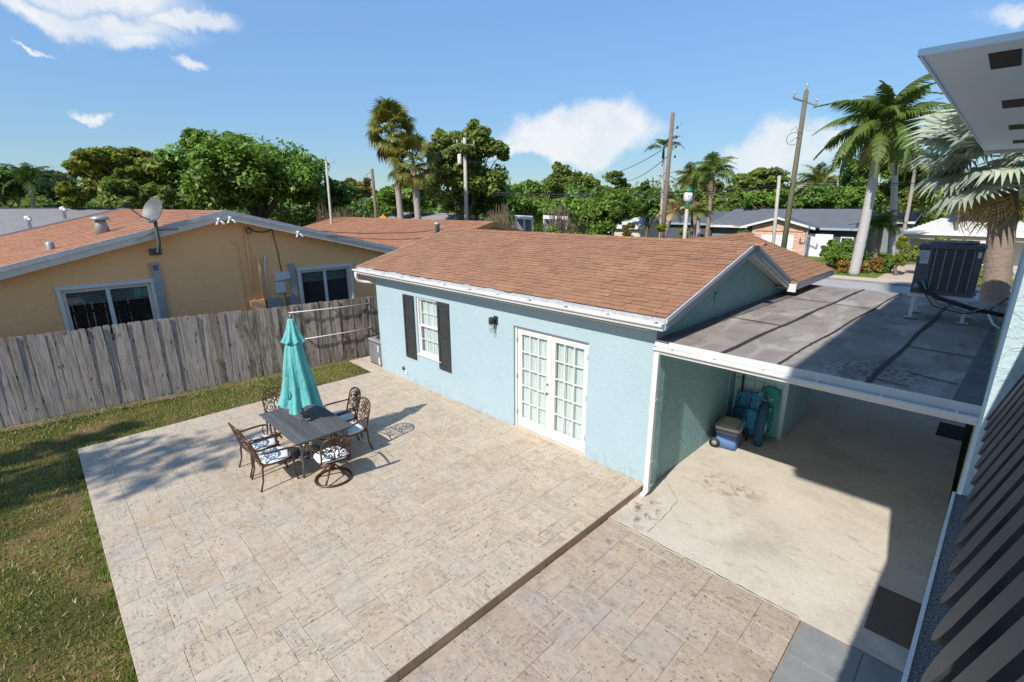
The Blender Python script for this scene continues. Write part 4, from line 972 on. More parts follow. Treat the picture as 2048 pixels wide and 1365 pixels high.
orf = MB().hexa([(OR0, yl, oz(yl) - .08), (OR1, yl, oz(yl) - .08), (OR1, PY, PZ - .08), (OR0, PY, PZ - .08), (OR0, yl, oz(yl)), (OR1, yl, oz(yl)), (OR1, PY, PZ), (OR0, PY, PZ)]).build('roof', 'orange_shingle', oc)
MB().hexa([(OR0, PY, PZ - .08), (OR1, PY, PZ - .08), (OR1, yr, oz(yr) - .08), (OR0, yr, oz(yr) - .08), (OR0, PY, PZ), (OR1, PY, PZ), (OR1, yr, oz(yr)), (OR0, yr, oz(yr))]).build('far_slope', 'orange_shingle', orf)
LO = math.hypot(1, OS); y0 = -9.3; rowsO = int((PY - y0) * LO / .16)
shingle_field(orf, (0, y0, oz(y0) + .002), (1, 0, 0), (0, 1, OS), rowsO, .16, lambda i: (OR0 + .02, OR1 - .005), 'orange_shingle', 150, 8, (.3, .36, .44), .011)
for (ya, yb, mt) in ((yl, PY, 0), (PY, yr, 1)):
    za, zb = oz(ya), oz(yb)
    MB().hexa([(OR1, ya, za - .26), (OR1 + .03, ya, za - .26), (OR1 + .03, yb, zb - .26), (OR1, yb, zb - .26), (OR1, ya, za - .05), (OR1 + .03, ya, za - .05), (OR1 + .03, yb, zb - .05), (OR1, yb, zb - .05)]).build('rake_fascia', 'tan_trim', oc)
    MB().hexa([(OR1 - .01, ya, za - .10), (OR1 + .05, ya, za - .10), (OR1 + .05, yb, zb - .10), (OR1 - .01, yb, zb - .10), (OR1 - .01, ya, za + .02), (OR1 + .05, ya, za + .02), (OR1 + .05, yb, zb + .02), (OR1 - .01, yb, zb + .02)]).build('rake_drip', 'drip_metal', oc)
    MB().hexa([(OX, ya, za - .20), (OR1, ya, za - .20), (OR1, yb, zb - .20), (OX, yb, zb - .20), (OX, ya, za - .17), (OR1, ya, za - .17), (OR1, yb, zb - .17), (OX, yb, zb - .17)]).build('rake_soffit', 'tan_trim', oc)
    MB().hexa([(OR0 - .04, ya, za - .2), (OR0, ya, za - .2), (OR0, yb, zb - .2), (OR0 - .04, yb, zb - .2), (OR0 - .04, ya, za + .09), (OR0 + .02, ya, za + .09), (OR0 + .02, yb, zb + .09), (OR0 - .04, yb, zb + .09)]).build('far_rake', 'drip_metal', oc)
def owin(a, b, t):
    z0 = 1.05; x = OX
    o = MB().box(x - .12, x - .02, a, a + .06, z0, t).box(x - .12, x - .02, b - .06, b, z0, t).box(x - .12, x - .02, a + .06, b - .06, t - .06, t).box(x - .12, x - .02, a + .06, b - .06, z0, z0 + .06).box(x - .10, x - .03, (a + b) / 2 - .055, (a + b) / 2 + .035, z0 + .06, t - .06).build('window', 'white_paint', oc)
    mid = (a + b) / 2
    for p, q in ((a + .06, mid - .055), (mid + .035, b - .06)):
        MB().box(x - .075, x - .07, p, q, z0 + .06, t - .06).build('pane', 'pane_glass', o)
    zz = t - .12; bl = MB()
    while zz > z0 + .08:
        bl.hexa([(x - .175, a + .07, zz - .02), (x - .150, a + .07, zz), (x - .150, b - .07, zz), (x - .175, b - .07, zz - .02), (x - .177, a + .07, zz - .017), (x - .152, a + .07, zz + .003), (x - .152, b - .07, zz + .003), (x - .177, b - .07, zz - .017)]); zz -= .048
    bl.build('blind', 'blind_dark', o)
    MB().box(x - .185, x - .18, a + .06, b - .06, t - .42, t - .06).build('blind_head', 'blind_pale', o)
    MB().box(x - .34, x - .33, a, b, z0, t).build('dark_room', 'dark_gap', o)
    # projecting storm-shutter rails around the opening
    MB().box(x, x + .07, a - .12, b + .12, t + .03, t + .13).build('shutter_track', 'white_paint', o)
    for y in (a - .10, b + .02): MB().box(x, x + .06, y, y + .08, z0 - .1, t + .03).build('shutter_rail', 'white_paint', o)
owin(*W1); owin(*W2)
MB().box(OX, OX + .09, -4.40, -4.20, .9, 3.12).build('leader_cover', 'galvanised', oc); MB().box(OX + .09, OX + .1, -4.36, -4.24, 2.90, 3.06).build('cover_label', 'print_grey', oc)
MB().box(OX, OX + .10, -.72, -.54, .9, 2.78).build('leader_cover', 'galvanised', oc)
# conduits, meter boxes
def cond(pts, r, nm, mat='ochre_stucco'): MB().tube(pts, r, 8).build(nm, mat, oc, True)
cond([(OX + .04, -1.86, 3.98), (OX + .04, -1.88, 3.0), (OX + .04, -1.90, 1.3)], .05, 'service_mast'); cond([(OX + .04, -1.62, 3.1), (OX + .04, -1.66, 1.3)], .055, 'service_mast')
cond([(OX + .05, -1.36, 3.12), (OX + .05, -1.42, 3.0), (OX + .05, -1.46, 2.75), (OX + .05, -1.46, 1.5)], .03, 'white_conduit', 'white_paint')
cond([(OX + .02, -2.32, 3.55), (OX + .02, -2.12, 3.52), (OX + .02, -2.12, 1.2)], .012, 'cable'); cond([(OX + .02, -1.1, 4.1), (OX + .02, -.98, 3.2), (OX + .02, -.93, 2.2), (OX + .02, -.9, 1.2)], .012, 'cable', 'wire')
cond(catenary((OX + .06, -1.8, 3.98), (OX + .06, -.95, 4.0), .16, 10), .014, 'drop_cable', 'wire'); cond(arc((OX + .1, -1.78, 3.9), .09, 0, 2 * PI, 12, 'yz'), .012, 'cable_loop', 'wire')
for (y, z, a, b) in ((-1.06, 2.40, .13, .13), (-.80, 2.42, .13, .12), (-1.06, 2.05, .15, .18)): MB().bev(OX, OX + .09, y - a, y + a, z - b, z + b, .02).build('meter_box', 'pale_trim', oc)
MB().box(OX, OX + .18, -1.55, -1.1, 1.1, 1.72).build('meter_cabinet', 'galvanised', oc); MB().box(OX, OX + .14, -2.05, -1.62, 1.1, 1.74).build('meter_cabinet', 'ochre_stucco', oc)
MB().box(OX, OX + .16, -.85, -.60, 1.1, 1.70).build('meter_cabinet', 'galvanised', oc)
def flood(y, nm='flood_light'):
    z = oz(y) - .2; o = MB().tube([(OR1 + .05, y, z + .02), (OR1 + .10, y, z - .02)], .05, 8).build(nm, 'pale_trim', oc, True)
    for s_ in (-1, 1): MB().tube([(OR1 + .09, y, z - .02), (OR1 + .13, y + s_ * .06, z - .06), (OR1 + .2, y + s_ * .1, z - .14)], [.015, .025, .042], 8).build('lamp_head', 'pale_trim', o, True)
flood(-2.62); flood(-2.32); flood(-.4)
# roof vents
vt = empty('roof_vent', (-16.5, -4.4, 4.0), 'galvanised turbine-capped vent pipe on the orange roof', 'vent')
p = at(200, 440, 19.6); zb = oz(p[1]) - .03
MB().lathe([(.20, 0), (.15, .30), (.13, .42)], 14, (p[0], p[1], zb)).build('cone', 'galvanised', vt, True); MB().lathe([(.24, .42), (.22, .50), (.10, .54)], 14, (p[0], p[1], zb)).build('cap', 'galvanised', vt, True)
p = at(95, 472, 18.0); o = MB().lathe([(.09, 0), (.09, .2), (.06, .24), (.0, .25)], 12, (p[0], p[1], oz(p[1]) - .03), caps=False).build('plumbing_vent', 'galvanised', None, True); tag(o, 'short round grey plumbing vent at the left of the orange roof', 'vent')
# satellite dish
ds = empty('satellite_dish', (OR1 + .1, -4.2, 3.4), 'grey satellite dish on a bent mast at the ochre gable', 'dish')
mx = OR1 + .14
MB().tube([(OX + .05, -4.22, 3.40), (mx, -4.20, 3.46), (mx + .02, -4.17, 3.7), (mx, -4.16, 4.25), (mx, -4.16, 4.36)], .045, 10).build('mast', 'dish_grey', ds, True)
MB().box(OX, OX + .05, -4.36, -4.08, 3.32, 3.5).build('foot_plate', 'dish_grey', ds)
prof = [(0.001, .0), (.12, .006), (.22, .028), (.30, .055), (.35, .075)]
dm = MB().lathe(prof, 28, caps=False); dm.add([(v[0], v[1], v[2] - .012) for v in dm.v[:]], [tuple(reversed(f)) for f in dm.f[:]])
d_ = dm.build('reflector', 'dish_grey', ds, True, local=True); dirv = Vector((.42, -.82, .40)).normalized(); qd = dirv.to_track_quat('Z', 'Y')
dc = Vector((mx + .02, -4.12, 4.50)); d_.location = dc - wloc(ds); d_.rotation_euler = qd.to_euler()
MB().tube([dc + Vector((0, 0, -.32)), dc + Vector((.10, -.35, -.12)), dc + Vector((.20, -.62, .16))], .016, 6).build('feed_arm', 'dish_grey', ds, True)
e = dc + Vector((.20, -.62, .16)); MB().beam(e - Vector((0, .06, .02)), e + Vector((0, .08, .05)), .07, .06).build('feed_horn', 'rubber', ds)
for s_ in (-1, 1): MB().tube([(mx, -4.16, 4.0), (OR1 + .06, -4.16 + s_ * .5, oz(-4.16 + s_ * .5) - .16)], .012, 6).build('brace', 'dish_grey', ds, True)

# ================================================================ HOUSES BEYOND
def gable_house(name, label, x0, x1, y0, y1, zr, sl, wall, roofm, trim, ridge='x', wallz=None):
    h = empty(name, ((x0 + x1) / 2, (y0 + y1) / 2, -.15), label, 'house')
    if ridge == 'x':
        c = (y0 + y1) / 2; ze = zr - sl * (y1 - y0) / 2
        MB().prism([(y0 + .4, -.15), (y1 - .4, -.15), (y1 - .4, ze + .0), (c, zr - .12), (y0 + .4, ze + .0)], x0 + .35, x1 - .35, 'x').build('wall', wall, h)
        for (a, b, nm) in ((y0, c, 'roof'), (y1, c, 'rear_roof')):
            MB().hexa([(x0, a, ze - .07), (x1, a, ze - .07), (x1, b, zr - .07), (x0, b, zr - .07), (x0, a, ze), (x1, a, ze), (x1, b, zr), (x0, b, zr)]).build(nm, roofm, h)
        MB().box(x0, x1, y0 - .03, y0, ze - .2, ze + .01).build('fascia', trim, h); MB().box(x0, x1, y1, y1 + .03, ze - .2, ze + .01).build('fascia', trim, h)
        for xx in (x0 - .03, x1):
            for (a, b) in ((y0, c), (c, y1)):
                za = ze if a == y0 else zr; zb_ = zr if b == c else ze
                MB().hexa([(xx, a, za - .2), (xx + .03, a, za - .2), (xx + .03, b, zb_ - .2), (xx, b, zb_ - .2), (xx, a, za + .02), (xx + .03, a, za + .02), (xx + .03, b, zb_ + .02), (xx, b, zb_ + .02)]).build('rake', trim, h)
    return h
b2 = gable_house('brown_roof_house', 'low house with brown shingle roof between the ochre house and cottage', -30.5, -13.9, 5.2, 13.6, 3.86, .25, 'ochre_stucco', 'orange_shingle', 'brown_shingle')
shingle_field([c for c in b2.children if c.name.startswith('roof')][0], (0, 5.2, 3.86 - .25 * 4.2 + .004), (1, 0, 0), (0, 1, .25), 26, math.hypot(1, .25) * 4.2 / 26, lambda i: (-30.5, -13.9), 'orange_shingle', 0, 9, (.3, .38, .5), .012)
pv = at(875, 462, 20.5); o = MB().lathe([(.10, 0), (.10, .34), (.13, .36), (.13, .44), (.02, .47)], 10, (pv[0], pv[1], pv[2] - .12)).build('vent_pipe', 'galvanised', None, True); tag(o, 'square capped metal vent on the brown roof behind the cottage', 'vent')
gh = empty('grey_roof_house', (-42, -14, -.15), 'long bungalow with pale grey shingle roof at far left', 'house')
GXR, GZR, GSL, gy0, gy1 = -42.0, 4.57, .215, -34, 1.2
for (xa, nm) in ((-33.2, 'roof'), (-50.8, 'rear_roof')):
    za = GZR - GSL * abs(xa - GXR); MB().hexa([(xa, gy0, za - .08), (GXR, gy0, GZR - .08), (GXR, gy1, GZR - .08), (xa, gy1, za - .08), (xa, gy0, za), (GXR, gy0, GZR), (GXR, gy1, GZR), (xa, gy1, za)]).build(nm, 'grey_shingle', gh)
MB().prism([(-50.3, -.15), (-33.7, -.15), (-33.7, 2.6), (GXR, GZR - .15), (-50.3, 2.6)], gy0 + .4, gy1 - .4, 'y').build('wall', 'cream_stucco', gh)
MB().box(-33.2, -33.14, gy0, gy1, 2.5, 2.72).build('fascia', 'drip_metal', gh)
MB().beam((GXR, gy0, GZR + .01), (GXR, gy1, GZR + .01), .3, .05).build('ridge_cap', 'grey_shingle', gh)
for (px_, py_, lb) in ((58, 447, 'small white pipe vent on the grey roof, left one'), (128, 428, 'white twin-domed vent on the grey roof, right one')):
    p = at(px_, py_, 40); o = MB().lathe([(.09, -.3), (.09, .18), (.16, .22), (.16, .36), (.05, .42)], 10, p).tube([(p[0], p[1], p[2] + .25), (p[0] + .4, p[1] + .1, p[2] + .2)], .08, 8).build('white_roof_vent', 'white_paint', None, True); tag(o, lb, 'vent')
p0 = at(520, 452, 34); gable_house('slate_roof_house', 'far house with blue grey roof behind the ochre gable', -36.5, -26.2, 13.5, 22, 4.05, .25, 'grey_wall', 'grey_shingle', 'drip_metal')
p = at(10, 400, 75); gable_house('tan_roof_house', 'distant house with tan roof at the left edge', p[0] - 9, p[0] + 9, p[1] - 9, p[1] + 2.4, 5.7, .28, 'cream_stucco', 'tan_roof', 'drip_metal')
# brick-fronted house across the street
bh = empty('brick_house', (-11.5, 49, -.1), 'brick fronted bungalow with slate blue roof across the street', 'house')
BYF = 45.6; by2 = 56
MB().prism([(-14.6, -.1), (-9.75, -.1), (-9.75, 2.55), (-12.2, 3.15), (-14.6, 2.55)], BYF, BYF + .3, 'y').build('brick_gable', 'far_brick', bh)
MB().box(-9.74, -5.7, BYF + 1.6, by2, -.1, 2.5).build('wall', 'dark_grey_wall', bh); MB().box(-19.6, -14.6, BYF + 2.2, by2, -.1, 2.4).build('wall', 'grey_wall', bh); MB().box(-14.58, -9.76, BYF + .32, by2, -.1, 2.5).build('wall', 'grey_wall', bh)
RTY = BYF + 4.5
rf = MB().hexa([(-20, BYF + 1.5, 2.42), (-5.2, BYF + 1.0, 2.42), (-6.2, RTY, 4.1), (-18.2, RTY, 4.1), (-20, BYF + 1.5, 2.5), (-5.2, BYF + 1.0, 2.5), (-6.2, RTY, 4.18), (-18.2, RTY, 4.18)]).build('roof', 'slate_shingle', bh)
MB().hexa([(-20, by2 + .5, 2.42), (-5.2, by2 + .5, 2.42), (-6.2, RTY, 4.1), (-18.2, RTY, 4.1), (-20, by2 + .5, 2.5), (-5.2, by2 + .5, 2.5), (-6.2, RTY, 4.18), (-18.2, RTY, 4.18)]).build('rear_roof', 'slate_shingle', rf)
GX, GZ, GE = -12.2, 3.42, .28
for s_, xe in ((-1, -15.6), (1, -8.9)):
    ze = GZ - GE * abs(xe - GX)
    MB().hexa([(xe, BYF - .5, ze - .06), (GX, BYF - .5, GZ - .06), (GX, RTY, GZ - .06), (xe, RTY, ze - .06), (xe, BYF - .5, ze + .03), (GX, BYF - .5, GZ + .03), (GX, RTY, GZ + .03), (xe, RTY, ze + .03)]).build('gable_roof', 'slate_shingle', rf)
    MB().hexa([(xe, BYF - .56, ze - .16), (GX, BYF - .56, GZ - .16), (GX, BYF - .51, GZ - .16), (xe, BYF - .51, ze - .16), (xe, BYF - .56, ze + .05), (GX, BYF - .56, GZ + .05), (GX, BYF - .51, GZ + .05), (xe, BYF - .51, ze + .05)]).build('gable_fascia', 'white_paint', bh)
MB().box(-20, -15.6, BYF + 1.4, BYF + 1.48, 2.28, 2.52).build('fascia', 'white_paint', bh); MB().box(-8.9, -5.1, BYF + .92, BYF + 1.0, 2.3, 2.5).build('fascia', 'grey_trim', bh)
MB().box(-13.6, -10.7, BYF - .06, BYF - .01, -.08, 1.75).build('garage_door', 'garage_white', bh); MB().box(-14.3, -10.0, BYF - .09, BYF - .02, 2.12, 2.22).build('brick_band', 'far_brick', bh)
for k in range(1, 4): MB().box(-13.58, -10.72, BYF - .068, BYF - .06, -.08 + k * .45, -.06 + k * .45).build('garage_groove', 'pale_trim', bh)
MB().box(-9.70, -7.55, BYF + .2, BYF + .28, -.1, 1.95).build('white_gate', 'garage_white', bh)
MB().tube([(-9.2, BYF - .5, 2.45), (-9.6, BYF - .1, 2.3), (-9.68, BYF - .04, -.1)], .05, 6).build('downpipe', 'white_paint', bh)
MB().box(-16.4, -15.2, BYF + 2.1, BYF + 2.19, .0, 2.0).build('front_door', 'white_paint', bh)
MB().box(-7.2, -6.2, BYF + 1.52, BYF + 1.59, .7, 1.7).build('window', 'white_paint', bh); MB().box(-7.1, -6.3, BYF + 1.49, BYF + 1.51, .8, 1.6).build('window_pane', 'car_glass', bh)
# dark house left of it
dh = gable_house('dark_house', 'charcoal house half hidden behind palms left of the brick house', -27.5, -19.2, 47, 57, 3.9, .25, 'dark_grey_wall', 'slate_shingle', 'grey_trim')
MB().box(-21.6, -20.7, 47.3, 47.39, .0, 2.0).build('door', 'grey_trim', dh)
# white tiled hip roof
wh = empty('white_roof_house', (1.6, 50, -.1), 'house with white tiled hip roof and arched porch behind the roof condenser', 'house')
hx0, hx1, hy0, hy1, ze, zr = -2.6, 5.9, 44.4, 54, 2.38, 3.86
MB().add([(hx0, hy0, ze), (hx1, hy0, ze), (hx1, hy1, ze), (hx0, hy1, ze), (hx0 + 2.9, 49.2, zr), (hx1 - 2.9, 49.2, zr)], [(0, 1, 5, 4), (1, 2, 5), (2, 3, 4, 5), (3, 0, 4), (3, 2, 1, 0)]).build('roof', 'white_tile', wh)
tr = MB()
for k in range(13):
    t = k / 13; y = hy0 + (49.2 - hy0) * t; z = ze + (zr - ze) * t; xa, xb = hx0 + 2.9 * t, hx1 - 2.9 * t; tr.box(xa, xb, y - .02, y + .36, z, z + .05)
tr.build('tile_course', 'white_tile', wh)
MB().box(hx0 + .2, hx1 - .2, hy0 + .3, hy0 + .5, 1.9, ze - .01).build('porch_beam', 'cream_stucco', wh); MB().box(hx0 + .3, hx1 - .3, hy0 + 2.4, hy1 - .3, -.1, ze - .02).build('wall', 'cream_stucco', wh)
MB().box(hx0 - .02, hx1 + .02, hy0 - .04, hy0 - .01, ze - .14, ze + .06).build('fascia', 'garage_white', wh)
for x in (hx0 + .3, hx0 + 2.6, hx0 + 4.9, hx1 - .7): MB().box(x, x + .4, hy0 + .3, hy0 + .7, -.1, 1.9).build('porch_pier', 'cream_stucco', wh)
MB().box(hx0 + 3.1, hx0 + 4.4, hy0 + 2.3, hy0 + 2.39, .5, 1.8).build('window', 'car_glass', wh)
lh = gable_house('lilac_roof_house', 'pale roofed house half seen behind the leaning power pole and palms', -8.6, -2.9, 55, 63, 3.75, .2, 'grey_wall', 'grey_shingle', 'white_paint')
gable_house('white_roof_bungalow', 'small white metal roofed bungalow behind the left wooden pole', -27.4, -22.0, 36.8, 42.4, 3.35, .3, 'cream_stucco', 'white_tile', 'garage_white')
for (pa, pb, d, lb) in ((1030, 1066, 42, 'flat white roofed porch glimpsed behind the bare shrub, left one'), (1086, 1136, 42, 'flat white roofed porch glimpsed behind the bare shrub, right one')):
    a, b = at(pa, 432, d), at(pb, 434, d); h = empty('porch', a, lb, 'porch')
    a2, b2_ = Vector(a), Vector(b); dv = (b2_ - a2).normalized(); nv = Vector((-dv.y, dv.x, 0)) * 3
    MB().hexa([a2 - Vector((0, 0, .25)), b2_ - Vector((0, 0, .25)), b2_ + nv - Vector((0, 0, .25)), a2 + nv - Vector((0, 0, .25)), a2, b2_, b2_ + nv, a2 + nv]).build('roof', 'garage_white', h)
    MB().hexa([a2 + nv * .8 - Vector((0, 0, a[2] + .1)), b2_ + nv * .8 - Vector((0, 0, b[2] + .1)), b2_ + nv * .95 - Vector((0, 0, b[2] + .1)), a2 + nv * .95 - Vector((0, 0, a[2] + .1)), a2 + nv * .8 - Vector((0, 0, .26)), b2_ + nv * .8 - Vector((0, 0, .26)), b2_ + nv * .95 - Vector((0, 0, .26)), a2 + nv * .95 - Vector((0, 0, .26))]).build('wall', 'grey_wall', h)
    for t in (.05, .5, .95): q = a2.lerp(b2_, t) + nv * .05; MB().box(q.x - .06, q.x + .06, q.y - .06, q.y + .06, -.15, a[2] - .26).build('post', 'white_paint', h)

# ================================================================ DINING SET
tb = empty('dining_table', (-5.13, -3.64, 0), 'dark grey slatted rectangular patio table with umbrella hole', 'table', rz=0.)
tx, ty, tz = .88, .52, .72
nsl = 10; wd = 2 * ty / nsl
for i in range(nsl):
    y0 = -ty + i * wd + .005; y1 = y0 + wd - .010
    if i in (4, 5):
        for (a, b) in ((-tx + .05, -.03), (.03, tx - .05)): MB().bev(a, b, y0, y1, tz - .02, tz + random.uniform(-.0007, .0007), .003).build('slat', 'table_grey', tb, local=True)
    else: MB().bev(-tx + .05, tx - .05, y0, y1, tz - .02, tz + random.uniform(-.0007, .0007), .003).build('slat', 'table_grey', tb, local=True)
for s_ in (-1, 1): MB().box(min(s_ * tx, s_ * (tx - .048)), max(s_ * tx, s_ * (tx - .048)), -ty, ty, tz - .03, tz + .001).build('end_board', 'table_grey', tb, local=True)
MB().box(-tx + .06, tx - .06, -ty + .03, -ty + .06, tz - .07, tz - .022).box(-tx + .06, tx - .06, ty - .06, ty - .03, tz - .07, tz - .022).box(-tx + .06, -tx + .09, -ty + .06, ty - .06, tz - .07, tz - .022).box(tx - .09, tx - .06, -ty + .06, ty - .06, tz - .07, tz - .022).build('apron', 'cast_bronze', tb, local=True)
for sx in (-1, 1):
    for sy in (-1, 1):
        a = (sx * (tx - .16), sy * (ty - .13)); MB().tube([(a[0], a[1], tz - .03), (a[0] + sx * .02, a[1] + sy * .01, .45), (a[0] - sx * .0, a[1], .25), (a[0] + sx * .06, a[1] + sy * .04, .0)], [.03, .022, .020, .024], 8).build('leg', 'pole_steel', tb, True, local=True)
MB().tube([(-tx + .2, -ty + .15, .35), (tx - .2, ty - .15, .35)], .014, 6).tube([(-tx + .2, ty - .15, .36), (tx - .2, -ty + .15, .36)], .014, 6).build('stretcher', 'cast_bronze', tb, True, local=True)
tb.rotation_euler = (0, 0, math.radians(.5))
# --- umbrella, folded
um = empty('umbrella', (-5.21, -3.63, 0), 'folded teal canvas umbrella standing through the table', 'umbrella')
MB().tube([(0, 0, .05), (0, 0, 1.35)], .021, 10).tube([(0, 0, 1.35), (0, 0, 2.64)], .019, 8).build('pole', 'pole_steel', um, True, local=True)
MB().lathe([(.26, 0), (.26, .03), (.20, .06), (.06, .09), (.03, .12), (.028, .34)], 24).build('base', 'umbrella_base', um, True, local=True)
prof = []; zs = np.linspace(1.02, 2.42, 15)
for zz in zs: t = (zz - 1.02) / 1.40; prof.append((.285 * (1 - t) ** .62 * (1 - .10 * math.sin(t * 3)) + .05, zz))
def fold(t, i):
    k = i / 14; a = .36 * (1 - .6 * k); q = math.cos(4 * t + .45 * k + .25 * math.sin(3 * t)); return .88 + a * (abs(q) ** .7 - .35) + .09 * math.sin(3 * t + 2.1 * k) + .05 * math.sin(17 * t + 4 * k)
cm_ = MB().lathe(prof, 112, rf=fold, caps=False)
vv = [(x + .02 * math.sin(z * 4), y + .015 * math.sin(z * 5 + 1), z + (.05 * math.cos(4 * math.atan2(y, x)) + .035 * math.sin(3 * math.atan2(y, x) + 1)) * max(0, 1 - (z - 1.02) / .25)) for x, y, z in cm_.v]; cm_.v = vv
cm_.build('canopy', 'teal_canvas', um, True, local=True)
vp = MB().lathe([(.185, 2.24), (.15, 2.33), (.105, 2.45), (.075, 2.55), (.062, 2.64), (.045, 2.665), (.004, 2.67)], 72, rf=lambda t, i: 1 + .17 * (1 - i / 6) * math.cos(8 * t + .4) + .05 * math.sin(3 * t), caps=False)
vp.v = [(x, y, z + (.03 * math.cos(8 * math.atan2(y, x))) * max(0, 1 - (z - 2.24) / .09)) for x, y, z in vp.v]; vp.build('vent_flap', 'teal_canvas', um, True, local=True)
MB().lathe([(.03, 2.66), (.035, 2.69), (.02, 2.73), (.004, 2.75)], 10).build('finial', 'pole_steel', um, True, local=True)
MB().tube([(.10, -.26, 1.42), (.15, -.27, 1.34), (.14, -.26, 1.24), (.10, -.25, 1.2)], .012, 6).build('tie_strap', 'beach_teal', um, True, local=True)
MB().tube([(0, 0, 1.0), (.0, 0, 1.1)], .03, 10).build('runner', 'umbrella_base', um, True, local=True)

# --- cast chairs with scrollwork backs; local +y is forwards
def seat_cushion(parent):
    n = 28; vs = []; fs = []; lv = [(.90, .405), (1.0, .425), (1.02, .455), (.97, .480), (.82, .492), (.4, .496)]
    for (q, zz) in lv:
        for i in range(n):
            t = 2 * PI * i / n; c, s_ = math.cos(t), math.sin(t); e = .62
            vs.append((.255 * q * math.copysign(abs(c) ** e, c), .01 + .245 * q * math.copysign(abs(s_) ** e, s_), zz))
    for k in range(len(lv) - 1):
        for i in range(n): fs.append((k * n + i, k * n + (i + 1) % n, (k + 1) * n + (i + 1) % n, (k + 1) * n + i))
    fs += [tuple(range(n - 1, -1, -1)), tuple((len(lv) - 1) * n + i for i in range(n))]
    cu = MB().add(vs, fs).build('cushion', 'cushion', parent, True, local=True)
    pp = [(.262 * math.copysign(abs(math.cos(t)) ** .62, math.cos(t)), .01 + .252 * math.copysign(abs(math.sin(t)) ** .62, math.sin(t)), .455) for t in np.linspace(0, 2 * PI, 29)[:-1]]
    MB().tube(pp, .006, 5, closed=True).build('piping', 'cushion', cu, True, local=True)
def bk(u, v):
    """point on the curved, reclined back: u across (-1..1), v up (0..1)"""
    w_ = .245; return (u * w_, -.24 - .14 * v - .035 * (1 - u * u) + .0, .46 + .50 * v)
def scroll(c, r0, turns, a0, sgn=1, n=26, sq=1.):
    return [bk(c[0] + sq * (r0 * (1 - .82 * i / n)) / .245 * math.cos(a0 + sgn * turns * 2 * PI * i / n) * 1., c[1] + (r0 * (1 - .82 * i / n)) / .50 * math.sin(a0 + sgn * turns * 2 * PI * i / n)) for i in range(n + 1)]
